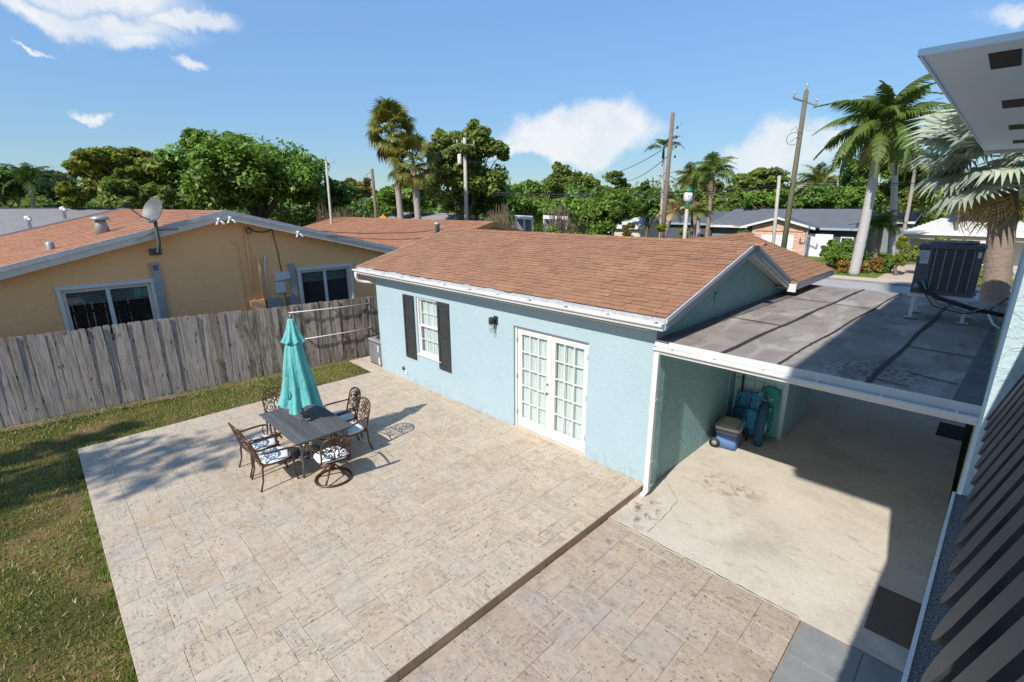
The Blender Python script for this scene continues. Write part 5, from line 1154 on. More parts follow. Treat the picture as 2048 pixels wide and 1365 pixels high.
def chair_parts(root, swivel=False):
    mt = 'cast_bronze'
    fr = [bk(-1, -.10), bk(-1, .3), bk(-1, .62), bk(-.97, .78), bk(-.84, .90), bk(-.55, .975), bk(-.2, 1.0), bk(0, 1.005), bk(.2, 1.0), bk(.55, .975), bk(.84, .90), bk(.97, .78), bk(1, .62), bk(1, .3), bk(1, -.10)]
    MB().tube(fr, .0155, 7).build('back_frame', mt, root, True, local=True)
    m = MB(); r = .0082
    m.tube([bk(-1, .06), bk(-.5, .09), bk(0, .10), bk(.5, .09), bk(1, .06)], .011, 6)
    for s_ in (-1, 1):
        m.tube(scroll((s_ * .47, .70), .115, 1.6, PI / 2, s_), r, 5); m.tube(scroll((s_ * .50, .30), .105, 1.6, -PI / 2, -s_), r, 5)
        m.tube([bk(s_ * .06, .10), bk(s_ * .18, .30), bk(s_ * .08, .48), bk(s_ * .22, .66), bk(s_ * .10, .84), bk(0, .99)], r, 5)
        m.tube([bk(s_ * .98, .52), bk(s_ * .72, .48), bk(s_ * .45, .50), bk(s_ * .20, .46), bk(0, .50)], r, 5)
        m.tube([bk(s_ * .95, .20), bk(s_ * .78, .34), bk(s_ * .90, .46), bk(s_ * .98, .58)], r, 5); m.tube([bk(s_ * .9, .86), bk(s_ * .72, .84), bk(s_ * .60, .93)], r, 5)
        m.tube(scroll((s_ * .78, .60), .045, 1.2, 0, s_, 14), r, 5)
    for s_ in (-1, 1):
        m.tube(scroll((s_ * .24, .83), .055, 1.3, PI, s_, 16), r, 5); m.tube(scroll((s_ * .24, .20), .05, 1.3, PI, -s_, 16), r, 5); m.tube([bk(s_ * .30, .50), bk(s_ * .42, .58), bk(s_ * .30, .62), bk(s_ * .16, .56)], r, 5)
    m.tube(scroll((0, .56), .05, 1., 0, 1, 16)[:14], r, 5)
    for (u, v) in ((0, .56), (.47, .70), (-.47, .70), (.5, .3), (-.5, .3), (0, .82)): p = Vector(bk(u, v)); m.lathe([(.004, -.014), (.016, -.006), (.016, .006), (.004, .014)], 8, p)
    m.build('scrollwork', mt, root, True, local=True)
    sf = [(.245, -.25, .435), (.26, 0, .43), (.25, .22, .43), (.15, .265, .43), (-.15, .265, .43), (-.25, .22, .43), (-.26, 0, .43), (-.245, -.25, .435)]
    MB().tube(sf, .017, 6, closed=True).build('seat_frame', mt, root, True, local=True); MB().box(-.24, .24, -.24, .25, .412, .42).build('seat_pan', mt, root, local=True)
    seat_cushion(root)
    for s_ in (-1, 1):
        ar = [Vector(bk(s_, .44)), (s_ * .275, -.16, .665), (s_ * .295, .0, .66), (s_ * .30, .15, .655), (s_ * .30, .235, .64), (s_ * .297, .27, .60), (s_ * .29, .255, .565)]
        MB().tube(ar, [.012, .016, .018, .018, .016, .013, .009], 7).build('armrest', mt, root, True, local=True)
        MB().tube([(s_ * .29, .2, .65), (s_ * .285, .17, .56), (s_ * .265, .19, .47), (s_ * .255, .22, .42)], .011, 6).build('arm_support', mt, root, True, local=True)
    if not swivel:
        for s_ in (-1, 1):
            MB().tube([(s_ * .25, .22, .44), (s_ * .262, .25, .36), (s_ * .25, .24, .2), (s_ * .27, .285, .0)], [.018, .018, .014, .016], 7).build('leg', mt, root, True, local=True)
            MB().tube([Vector(bk(s_, .0)), (s_ * .25, -.25, .36), (s_ * .25, -.26, .18), (s_ * .262, -.32, .0)], [.016, .017, .014, .016], 7).build('leg', mt, root, True, local=True)
    else:
        MB().tube([(0, 0, .41), (0, 0, .17)], [.05, .035], 10).build('post', mt, root, True, local=True)
        MB().tube([(.30 * math.cos(t), .30 * math.sin(t), .022) for t in np.linspace(0, 2 * PI, 33)[:-1]], .021, 7, closed=True).build('ring_base', mt, root, True, local=True)
        for k in range(4):
            t = PI / 4 + k * PI / 2; c, s_ = math.cos(t), math.sin(t)
            MB().tube([(0, 0, .20), (.10 * c, .10 * s_, .215), (.20 * c, .20 * s_, .12), (.29 * c, .29 * s_, .03)], .017, 6).build('spoke', mt, root, True, local=True)
GRP = 'cast bronze chairs round the patio table'
c0 = empty('patio_chair', (-5.31, -4.42, 0), 'bronze cast chair with white cushion on the lawn side, left of the pair', 'chair', GRP); chair_parts(c0); c0.rotation_euler = (0, 0, math.radians(3))
for lb, loc, a in (('bronze cast chair with white cushion on the lawn side, right of the pair', (-4.67, -4.42, 0), -2), ('bronze cast chair on the cottage side of the table, farther of the pair', (-5.36, -2.85, 0), 176), ('bronze cast chair on the cottage side of the table, nearer of the pair', (-4.70, -3.00, 0), 181),
                   ('bronze cast chair at the fence end of the table behind the umbrella', (-6.20, -3.68, 0), -91)):
    c = copy_tree(c0, None, loc, math.radians(a)); c['label'] = lb
cs = empty('swivel_chair', (-3.96, -3.70, 0), 'bronze cast swivel chair on a ring base at the near end of the table', 'chair', GRP); chair_parts(cs, True); cs.rotation_euler = (0, 0, math.radians(84))

# ================================================================ AIR CONDITIONERS
# on the flat roof, on a metal stand
ac = empty('roof_condenser', (2.95, 5.7, CZ), 'big dark louvred condenser on a white metal stand on the flat roof', 'air conditioner')
ax0, ax1, ay0, ay1, az0, az1 = 2.53, 3.37, 4.55, 5.40, 3.08, 3.92
MB().bev(ax0 + .02, ax1 - .02, ay0 + .02, ay1 - .02, az0, az1 - .06, .01).build('core', 'ac_grill', ac)
MB().bev(ax0 - .02, ax1 + .02, ay0 - .02, ay1 + .02, az1 - .07, az1, .04).build('top_cover', 'ac_dark', ac)
MB().box(ax0, ax1, ay0, ay1, az0 - .03, az0 + .04).build('base_pan', 'ac_dark', ac)
MB().lathe([(.33, 0), (.33, .03), (.30, .035)], 20, ((ax0 + ax1) / 2, (ay0 + ay1) / 2, az1)).build('fan_guard', 'ac_dark', ac)
MB().box(ax0, ax0 + .20, ay0 - .004, ay0 + .03, az0 + .042, az1 - .072).build('service_panel', 'ac_dark', ac)
for (x, y) in ((ax1 - .075, ay0), (ax1 - .075, ay1 - .075), (ax0, ay1 - .075)): MB().box(x, x + .075, y - .004, y + .075, az0 + .042, az1 - .072).build('corner_post', 'ac_dark', ac)
for i in range(5): x = ax0 + .235 + i * .125; MB().box(x, x + .016, ay0 - .002, ay0 + .012, az0 + .05, az1 - .08).build('rib', 'ac_grey', ac)
nl = 26
for i in range(nl):
    z = az0 + .06 + i * (az1 - az0 - .15) / nl
    MB().box(ax0 + .205, ax1 - .08, ay0 + .004, ay0 + .018, z, z + .010).build('louvre', 'ac_dark', ac)
lv = MB()
for i in range(nl): z = az0 + .06 + i * (az1 - az0 - .15) / nl; lv.box(ax0 + .004, ax0 + .018, ay0 + .04, ay1 - .08, z, z + .010)
struct(lv.build('side_louvres', 'ac_dark', ac), 'stuff')
st = MB().box(ax0 + .04, ax0 + .16, ay0 - .010, ay0 - .005, az1 - .34, az1 - .11).build('data_plate', 'sticker', ac)
for k in range(6): MB().box(ax0 + .05, ax0 + .15 - (k % 3) * .02, ay0 - .013, ay0 - .0105, az1 - .15 - k * .028, az1 - .143 - k * .028).build('print_line', 'print_grey', st)
MB().box(ax0 + .005, ax0 + .035, ay0 - .010, ay0 - .005, az1 - .22, az1 - .11).build('label_strip', 'sticker', ac); MB().box(ax1 - .06, ax1 - .01, ay0 - .010, ay0 - .005, az1 - .20, az1 - .10).build('label_strip', 'sticker', ac)
for (x, y) in ((ax0 + .04, ay0 + .05), (ax1 - .08, ay0 + .05), (ax0 + .04, ay1 - .1), (ax1 - .08, ay1 - .1)):
    l = MB().box(x, x + .055, y, y + .055, CZ + .02, az0 - .10).build('stand_leg', 'white_paint', ac); MB().box(x - .06, x + .115, y - .05, y + .105, CZ + .017, CZ + .03).build('foot_plate', 'galvanised', l)
for ya in (ay0 + .03, ay1 - .12): MB().box(ax0 - .03, ax1 + .03, ya, ya + .09, az0 - .10, az0 - .032).build('stand_rail', 'white_paint', ac)
MB().tube([(ax0 + .08, ay0 - .02, az0 + .12), (ax0 + .08, ay0 - .10, az0 + .08)], .045, 8).build('valve', 'ac_grey', ac, True)
MB().tube([(ax0 + .10, ay0 - .05, az0 + .15), (ax0 + .16, ay0 - .1, az0 + .05), (2.95, ay0 - .12, az0 - .07), (3.4, ay0 - .08, az0 - .20), (3.80, 4.55, az0 - .27)], .035, 8).build('refrigerant_line', 'rubber', ac, True)
MB().tube([(ax0 + .14, ay0 - .03, az0 + .20), (ax0 + .24, ay0 - .12, az0 + .02), (2.95, ay0 - .13, az0 - .16), (3.35, ay0 - .08, az0 - .27), (3.80, 4.4, az0 - .05)], .014, 6).build('power_whip', 'ac_grey', ac, True)
MB().tube([(ax0 + .2, ay0 - .03, az0 + .0), (2.9, ay0 - .1, az0 - .22), (3.3, ay0 - .1, az0 - .30), (3.6, 4.45, az0 - .22), (3.80, 4.4, az0 + .05)], .010, 6).build('control_wire', 'rubber', ac, True)
MB().tube([(3.62, 4.35, az0 - .25), (3.7, 4.25, az0 - .38), (3.80, 4.2, az0 - .44)], .02, 6).build('drain_line', 'white_paint', ac, True)
# beside the fence, behind the cottage corner
ag = empty('ground_condenser', (-9.2, .3, -.02), 'small grey condenser on the slab between fence and cottage', 'air conditioner')
gx, gy = -9.13, .42; hw = .33
MB().bev(gx - hw, gx + hw, gy - hw, gy + hw, .0, .70, .02).build('core', 'ac_grill', ag)
for i in range(9): z = .05 + i * .07; MB().box(gx - hw - .012, gx + hw + .012, gy - hw - .012, gy + hw + .012, z, z + .045).build('louvre_band', 'ac_grey', ag)
MB().bev(gx - hw - .02, gx + hw + .02, gy - hw - .02, gy + hw + .02, .70, .78, .03).build('top_cover', 'ac_grey', ag); MB().lathe([(.24, 0), (.24, .015), (.2, .02)], 18, (gx, gy, .78)).build('fan_guard', 'ac_grill', ag)
MB().box(gx + .16, gx + .24, gy - hw - .022, gy - hw - .013, .42, .62).build('label', 'sticker', ag); MB().box(gx + .18, gx + .27, gy - hw - .022, gy - hw - .013, .03, .26).build('label', 'sticker', ag)

# ================================================================ COOLER, FOLDED BEACH CHAIRS, MATS
co = empty('cooler', (.36, 2.66, -.128), 'blue wheeled cooler with tan lid under the carport', 'cooler', rz=math.radians(8))
def rbox(sx, sy, z0, z1, ta=1., r=.05, n=5):
    m = MB(); lp = []
    for zz, q in ((z0, ta), (z1, 1.)):
        for (cx, cy, a0) in ((1, 1, 0), (-1, 1, PI / 2), (-1, -1, PI), (1, -1, 3 * PI / 2)):
            for i in range(n): t = a0 + PI / 2 * i / (n - 1); lp.append((q * (cx * (sx - r)) + r * math.cos(t), q * (cy * (sy - r)) + r * math.sin(t), zz))
    k = 4 * n; return m.add(lp, [tuple(range(k - 1, -1, -1)), tuple(range(k, 2 * k))] + [(i, (i + 1) % k, k + (i + 1) % k, k + i) for i in range(k)])
rbox(.20, .27, .02, .34, .94).build('body', 'cooler_blue', co, True, local=True); rbox(.212, .285, .33, .43, .99).build('collar', 'cooler_slate', co, True, local=True); rbox(.225, .30, .43, .49, 1.).build('lid', 'cooler_lid', co, True, local=True)
MB().bev(-.15, .15, -.22, .22, .488, .502, .01).build('lid_panel', 'cooler_lid', co, local=True)
for k in range(3): MB().box(.201, .206, .02 + k * .055, .065 + k * .055, .15, .24).build('sticker', 'cooler_red' if k < 2 else 'sticker', co, local=True)
MB().box(.212, .217, -.16, .1, .345, .40).build('brand_strip', 'sticker', co, local=True)
for s_ in (-.215, ):
    for yy in (-.24, .20):
        wl = MB().tube([(-.20, yy - .05, .10), (-.20, yy + .03, .10)], .105, 16).build('wheel', 'rubber', co, True, local=True); MB().tube([(-.20, yy - .06, .10), (-.20, yy - .045, .10)], .05, 12).build('hub', 'ac_grey', wl, True, local=True)
MB().tube([(-.19, -.2, .30), (-.235, -.2, .40), (-.24, -.1, .47), (-.24, .1, .47), (-.235, .2, .40), (-.19, .2, .30)], .014, 6).build('handle', 'rubber', co, True, local=True)
co.location = (.36, 2.66, -.128)
def pad_(name, mat, parent, x, y, z0, z1, wd, th, lean, round_=.45):
    """soft upright slab with rounded top, leaning back towards +y"""
    m = MB(); n = 14; pr = []
    for i in range(n + 1): t = PI * i / n; pr.append((wd / 2 * math.cos(t), z1 - wd * round_ + wd * round_ * math.sin(t)))
    pr = [(wd / 2, z0), *pr, (-wd / 2, z0)]; k = len(pr); lv = [(-th / 2, .86), (-th / 4, .98), (th / 4, 1.), (th / 2, .86)]; vs = []; fs = []
    zc = (z0 + z1) / 2
    for (d, q) in lv:
        for (a, b) in pr: vs.append((x + a * q, y + d + lean * (b - z0), zc + (b - zc) * (q * .5 + .5) + .012 * math.sin(a * 25 + b * 17)))
    for j in range(3):
        for i in range(k): fs.append((j * k + i, j * k + (i + 1) % k, (j + 1) * k + (i + 1) % k, (j + 1) * k + i))
    fs += [tuple(range(k - 1, -1, -1)), tuple(3 * k + i for i in range(k))]
    return m.add(vs, fs).build(name, mat, parent, True)
def folded(lb, x, y, rot, main, second, wd, hgt, strap=True):
    e = empty('folded_beach_chair', (x, y, -.128), lb, 'beach chair', 'folded beach chairs leaning on the closet')
    a = pad_('fabric', main, e, x, y, -.02, hgt, wd, .09, .20); pad_('pouch', second, e, x - .02, y - .075, .12, hgt * .62, wd * .8, .07, .20, .2)
    for s_ in (-1, 1): MB().tube([(x + s_ * wd * .5, y - .05, -.12), (x + s_ * wd * .5, y + .05, .3), (x + s_ * wd * .46, y + .2, hgt * .98)], .012, 6).build('frame_tube', 'galvanised', e, True)
    if strap:
        for s_ in (-1, 1): MB().tube([(x + s_ * wd * .25, y + .12, hgt * .86), (x + s_ * wd * .28, y - .02, hgt * .72), (x + s_ * wd * .3, y - .08, hgt * .5), (x + s_ * wd * .22, y - .07, hgt * .3)], .016, 6).build('strap', 'beach_navy', e, True)
    return e
e1 = folded('folded blue beach chair nearest the wall behind the cooler', .34, 3.33, 0, 'beach_blue', 'beach_navy', .42, .80); MB().tube([(.22, 3.5, .72), (.2, 3.53, 1.12)], .022, 8).build('armrest', 'rubber', e1, True)
e2 = folded('folded blue beach chair in the middle of the three', .58, 3.24, 0, 'beach_blue', 'beach_blue', .40, .84); MB().tube([(.56, 3.08, .15), (.57, 3.06, -.11)], .022, 8).build('armrest', 'rubber', e2, True)
e3 = folded('folded green patterned beach chair against the closet corner', .77, 3.40, 0, 'beach_green', 'beach_teal', .38, 1.0, False)
for k in range(7): MB().tube(arc((.66 + .1 * (k % 3), 3.28 + .03 * k * .2, .45 + .07 * k), .035, 0, 1.6 * PI, 7), .008, 5).build('print_motif', 'cushion', e3, True)
bag = empty('chair_bag', (.80, 3.10, -.128), 'navy umbrella bag leaning beside the green beach chair', 'bag')
MB().tube([(.80, 3.02, -.12), (.80, 3.05, .1), (.795, 3.12, .4), (.79, 3.2, .66), (.79, 3.24, .78)], [.07, .095, .10, .085, .04], 12).build('sleeve', 'beach_navy', bag, True); MB().add([(.76, 3.045, .42), (.82, 3.05, .44), (.815, 3.08, .54), (.755, 3.075, .52)], [(0, 1, 2, 3)]).build('tag', 'cushion', bag); MB().tube([(.86, 3.04, -.05), (.90, 3.08, .3), (.86, 3.16, .58)], .010, 6).build('shoulder_strap', 'rope_white', bag, True)
o = MB().bev(3.27, 3.72, -.72, .16, -.126, -.106, .004).build('door_mat', 'mat_brown'); tag(o, 'plain brown door mat on the pad below the ledge', 'mat')
o = MB().bev(3.32, 3.76, 6.2, 7.05, -.126, -.108, .004).build('rubber_mat', 'mat_black'); tag(o, 'black rubber mat deep inside the carport', 'mat')

# ================================================================ TREES
def leaves(name, mat, parent, centres, radii, per, size, flat=1., up=.35, kind=None, aspect=.55, droop=0.):
    """one crown: leaf-sized rhombs scattered through many clumps"""
    C_ = np.asarray(centres, float); R_ = np.asarray(radii, float); n = len(C_) * per
    ci = np.repeat(np.arange(len(C_)), per)
    d = RNG.normal(size=(n, 3)); d /= np.linalg.norm(d, axis=1)[:, None]
    u = RNG.uniform(0, 1, n) ** .45
    off = d * (R_[ci] * u)[:, None]; off[:, 2] *= flat
    c = C_[ci] + off
    nrm = d * .6 + RNG.normal(size=(n, 3)) * .55; nrm[:, 2] += up; nrm /= np.linalg.norm(nrm, axis=1)[:, None]
    t1 = np.cross(nrm, RNG.normal(size=(n, 3))); t1 /= np.linalg.norm(t1, axis=1)[:, None] + 1e-9; t1[:, 2] -= droop; t2 = np.cross(nrm, t1)
    s = (size * RNG.uniform(.6, 1.35, n))[:, None]
    v = np.stack([c - t1 * s, c + t2 * s * aspect, c + t1 * s, c - t2 * s * aspect], 1).reshape(-1, 3)
    if parent is not None: v = v - np.array(wloc(parent))
    o = link(name, np_mesh(name, v, 4, np.arange(4 * n), mat), parent)
    if kind: o['kind'] = kind
    return o
def trunk_mesh(parent, base, ztop, r, targets, mat='bark'):
    m = MB(); b = Vector(base); top = Vector((b.x + random.uniform(-.3, .3), b.y + random.uniform(-.3, .3), ztop))
    m.tube([b - Vector((0, 0, .1)), b.lerp(top, .3) + Vector((random.uniform(-.12, .12), random.uniform(-.12, .12), 0)), b.lerp(top, .65), top], [r * 1.25, r, r * .8, r * .6], 8)
    for t in targets:
        t = Vector(t); s = b.lerp(top, random.uniform(.55, 1.)); mid = s.lerp(t, .5) + Vector((0, 0, .12 * (t - s).length)); m.tube([s, mid, t], [r * .45, r * .28, r * .08], 6)
    return m.build('trunk', mat, parent, True)
def tree(label, pxl, pxr, pyt, pyb, d, mat, style='round', nc=46, per=130, leaf=.28, name='broadleaf_tree', cat='tree', group=None, trunkz=None, depth=.85, up=.75, seed=None):
    pc = (pxl + pxr) / 2; pm = (pyt + pyb) / 2
    a, b = np.array(at(pxl, pm, d)), np.array(at(pxr, pm, d)); wdt = np.linalg.norm((b - a)[:2]); ctr = np.array(at(pc, pm, d))
    zt, zb = at(pc, pyt, d)[2], max(.1, at(pc, pyb, d)[2])
    if cat == 'shrub': zb = -.35
    hgt = zt - zb
    e = empty(name, (ctr[0], ctr[1], -.15), label, cat, group)
    rd = (b - a)[:2] / wdt; nd = np.array([-rd[1], rd[0]])
    cs, rs = [], []; nlob = max(10 if cat == 'shrub' else 5, int(nc / 5.5)); V3 = np.array([rd[0], rd[1], 0]); N3 = np.array([nd[0], nd[1], 0])
    for k in range(nlob):
        while True:
            q = RNG.normal(size=3); q /= np.linalg.norm(q)
            if q[2] > -.7: break
        u = RNG.uniform(.45, 1.) ** .5; fl = .5 if style == 'flat' else .82
        lr = min(wdt, hgt * 1.5) * (RNG.uniform(.2, .3) if cat == 'shrub' else RNG.uniform(.15, .28)); out = k % 3 == 0 and cat == 'tree'
        if out: lr *= .55; q[2] = abs(q[2]); u = RNG.uniform(1.0, 1.12)
        lh = lr * fl
        fx = (wdt / 2 - lr) * q[0] * u; fy = (wdt / 2 * depth - lr) * q[1] * u; fz = (hgt / 2 - lh) * q[2] * u
        lc = np.array([ctr[0], ctr[1], (zt + zb) / 2 + fz]) + V3 * fx + N3 * fy
        for j in range(8):
            while True:
                p = RNG.normal(size=3); p /= np.linalg.norm(p)
                if p[2] > -.55: break
            r = lr * RNG.uniform(.30, .46); cs.append(tuple(lc + p * np.array([lr, lr, lh]) * RNG.uniform(.62, .86))); rs.append(r)
        cs.append(tuple(lc)); rs.append(lr * .62)
    trunk_mesh(e, (ctr[0], ctr[1], -.15), max(zb + hgt * .3, .6), max(.12, wdt * .03), [cs[i] for i in range(8, len(cs), 18)])
    leaves('crown', mat, e, cs, rs, int(per * 1.0), leaf * .70, .55 if style == 'flat' else .9, up)
    return e
TG = 'trees beyond the houses'
tree('dark conifer-like tree at the far left edge', -90, 95, 318, 430, 48, 'leaf_dark', 'round', 60, 120, .3, group=TG)
tree('hazy grey-green tree far behind the left trees', 40, 215, 336, 425, 70, 'leaf_grey', 'round', 60, 120, .34, group=TG)
tree('small yellow-green tree in front of the hazy one at left', 80, 200, 358, 430, 46, 'leaf_yellow', 'round', 40, 110, .24, group=TG)
tree('broad yellow-green tree with layered flat crown at left', 120, 400, 282, 430, 44, 'leaf_yellow', 'flat', 120, 150, .25, group=TG)
tree('olive tree below the layered yellow-green crown', 190, 400, 345, 440, 41, 'leaf_olive', 'round', 60, 130, .24, group=TG)
tree('big dense green tree left of the fan palms', 325, 685, 252, 480, 43, 'leaf_green', 'round', 150, 170, .25, group=TG)
tree('dark green tree behind the pale street light pole', 585, 725, 330, 465, 46, 'leaf_dark', 'round', 46, 140, .26, group=TG)
tree('rusty orange-green tree behind the short wooden pole', 680, 765, 350, 430, 60, 'leaf_rust', 'round', 40, 110, .28, group=TG)
tree('leafy green tree between wooden pole and fan palm trunks', 730, 800, 366, 455, 40, 'leaf_green', 'round', 60, 140, .22, group=TG)
tree('dense shrub-like tree behind the fan palm trunks', 755, 905, 350, 465, 42, 'leaf_green', 'round', 50, 140, .24, group=TG)
tree('tall glossy sea almond tree behind the concrete pole', 840, 1030, 240, 455, 36, 'leaf_olive', 'round', 130, 150, .23, group=TG)
tree('dark underside growth below the sea almond tree', 880, 1030, 345, 460, 38, 'leaf_dark', 'round', 50, 130, .22, group=TG)
tree('mid green tree right of the sea almond', 985, 1105, 346, 470, 50, 'leaf_green', 'round', 60, 120, .27, group=TG)
tree('rounded olive tree on the skyline left of centre gap', 1050, 1210, 328, 460, 56, 'leaf_olive', 'round', 90, 130, .28, group=TG)
tree('feathery thin-crowned tree on the skyline right of the rounded one', 1180, 1272, 338, 430, 52, 'leaf_olive', 'flat', 44, 90, .22, group=TG)
tree('low green tree behind the bright shrub', 1080, 1260, 372, 465, 46, 'leaf_green', 'round', 70, 130, .24, group=TG)
tree('bright green rounded tree beside the left wooden pole', 1140, 1280, 376, 490, 32, 'leaf_bright', 'round', 90, 150, .19, group=TG)
tree('dark tree filling the gap behind the left wooden pole', 1235, 1360, 362, 462, 50, 'leaf_dark', 'round', 60, 120, .27, group=TG)
tree('green tree behind the globe street lamp', 1325, 1460, 352, 455, 52, 'leaf_olive', 'round', 60, 120, .26, group=TG)
tree('row tree with flat top left of the shorter pole', 1435, 1600, 334, 440, 64, 'leaf_olive', 'flat', 90, 120, .3, group=TG)
tree('dark rounded tree behind the shorter pole', 1455, 1615, 366, 440, 62, 'leaf_green', 'round', 70, 120, .28, group=TG)
tree('green tree behind the leaning pole', 1575, 1715, 366, 450, 63, 'leaf_dark', 'round', 60, 120, .28, group=TG)
tree('tall green tree behind the royal palm trunk', 1655, 1815, 290, 450, 62, 'leaf_green', 'round', 100, 130, .3, group=TG)
tree('yellow-green tree right of the royal palm', 1755, 1895, 322, 450, 62, 'leaf_olive', 'round', 80, 120, .3, group=TG)
tree('leafy tree filling the far right behind the silver palm', 1860, 2070, 330, 450, 54, 'leaf_green', 'round', 60, 120, .3, group=TG)
tree('yellow-leaved shrub tree at the right edge by the house', 2008, 2075, 355, 470, 40, 'leaf_yellow', 'round', 30, 110, .22, group=TG)
# far wood: a belt nobody could count
n = 420; cs, rs = [], []
for i in range(n):
    px_ = RNG.uniform(-250, 2300); d = RNG.uniform(78, 120); p = at(px_, 412, d); h = RNG.uniform(4.5, 8.2); cs.append((p[0], p[1], h * .55)); rs.append(h * .5)
fw_ = leaves('far_wood', 'leaf_dark', None, cs, rs, 95, .62, 1.0, .3); tag(fw_, 'distant wooded skyline behind the houses', 'wood', kind='stuff')
n = 300; cs, rs = [], []
for i in range(n):
    px_ = RNG.uniform(-80, 2150); left = px_ < 980; d = RNG.uniform(47, 58) if left else RNG.uniform(66, 84); p = at(px_, 412, d); h = RNG.uniform(3.6, 6.4) if left else RNG.uniform(5.0, 8.6)
    for q in range(4): r = h * RNG.uniform(.18, .26); cs.append((p[0] + RNG.uniform(-1.6, 1.6), p[1] + RNG.uniform(-1.6, 1.6), max(r * .6, h * (.15 + .7 * q / 3) - r * .4))); rs.append(r)
tk = leaves('thicket', 'leaf_olive', None, cs, rs, 75, .25, 1.0, .3); tag(tk, 'tangled green undergrowth under the trees', 'undergrowth', kind='stuff')
# hedge and shrubs
def shrub(label, pxl, pxr, pyt, pyb, d, mat, nc=22, per=120, leaf=.1, name='shrub', group='shrubs across the street', cat='shrub'): return tree(label, pxl, pxr, pyt, pyb, d, mat, 'round', nc, per, leaf, name, cat, group, depth=.8)
shrub('clipped bright hedge behind the cottage ridge', 1050, 1170, 446, 478, 30, 'leaf_bright', 40, 130, .12)
shrub('hedge continuing right toward the bright green tree', 1120, 1250, 450, 480, 31, 'leaf_green', 40, 130, .13)
shrub('rounded dark green shrub on the opposite lawn', 1640, 1745, 478, 527, 43, 'leaf_bright', 50, 150, .12)
shrub('taller shrub at the white gate of the brick house', 1640, 1690, 470, 512, 44, 'leaf_green', 22, 130, .13)
shrub('yellow croton bed in front of the dark shrub', 1655, 1752, 513, 532, 42, 'leaf_croton', 30, 90, .12)
shrub('pinkish croton clump right of the dark shrub', 1735, 1770, 498, 525, 42.5, 'leaf_croton', 14, 90, .12)
shrub('golden cane shrub left of the roof condenser', 1785, 1822, 465, 520, 42, 'leaf_yellow', 18, 110, .15)
shrub('vine arch over the porch behind the roof condenser', 1820, 1960, 466, 484, 43.5, 'leaf_yellow', 40, 90, .14)
shrub('small shrub in the lawn between shrub and driveway', 1765, 1800, 505, 522, 43, 'leaf_green', 12, 100, .1)
shrub('leafy bush at the foot of the left wooden pole', 1345, 1385, 430, 478, 33, 'leaf_yellow', 30, 110, .14)
shrub('golden green bush between wooden pole and lamp post', 1300, 1350, 440, 480, 31, 'leaf_yellow', 30, 110, .14)
shrub('dry brown shrub right of the bright green tree', 1240, 1275, 425, 478, 30, 'leaf_rust', 18, 80, .14)
shrub('cycad-like bush under the left wooden pole', 1265, 1305, 445, 480, 29.5, 'leaf_bright', 16, 90, .18)
shrub('little bush at the foot of the leaning pole', 1553, 1578, 486, 500, 42, 'leaf_green', 10, 90, .1)
shrub('young plant at the brick house porch', 1470, 1500, 455, 485, 44, 'leaf_green', 14, 80, .18)
shrub('low green bush at the left edge behind the grey roof', 30, 120, 390, 415, 68, 'leaf_green', 24, 110, .25)
# bare twiggy shrubs
def bare(label, pxl, pxr, pyt, pyb, d, n=260, seed=1):
    pc = (pxl + pxr) / 2; a, b = Vector(at(pxl, pyb, d)), Vector(at(pxr, pyb, d)); w_ = (b - a).length; base = a.lerp(b, .5); zt = at(pc, pyt, d)[2]; h = zt + .1
    e = empty('bare_shrub', (base.x, base.y, -.15), label, 'shrub', 'leafless shrubs behind the roofs'); m = MB(); rd = (b - a).normalized(); nd = Vector((-rd.y, rd.x, 0))
    for k in range(n):
        t = random.uniform(-1, 1); q = random.uniform(-.6, .6); s_ = random.uniform(.55, 1.) * math.sqrt(max(.05, 1 - .6 * t * t))
        tip = Vector((base.x, base.y, -.1)) + rd * (t * w_ / 2) + nd * (q * w_ * .4) + Vector((0, 0, h * s_)); s0 = Vector((base.x, base.y, -.1)) + rd * (t * w_ * .12) + nd * q * .2
        mid = s0.lerp(tip, .5) + Vector((random.uniform(-.25, .25), random.uniform(-.25, .25), .1)); m.tube([s0, mid, tip], [.035, .022, .008], 4, caps=False)
        for j in range(2):
            s1 = mid.lerp(tip, random.uniform(.1, .8)); m.tube([s1, s1 + Vector((random.uniform(-.5, .5), random.uniform(-.5, .5), random.uniform(.15, .6)))], [.014, .006], 3, caps=False)
    m.build('branches', 'twig_bare', e)
bare('large pinkish bare shrub left of the short wooden pole', 640, 745, 408, 455, 37, 330); bare('bare shrub at the foot of the pale street light pole', 628, 668, 402, 455, 38, 120)
bare('grey bare shrub right of the concrete pole', 958, 1042, 400, 462, 30, 260); bare('bare branching shrub in front of the white porch roof', 1085, 1150, 396, 456, 36, 160)

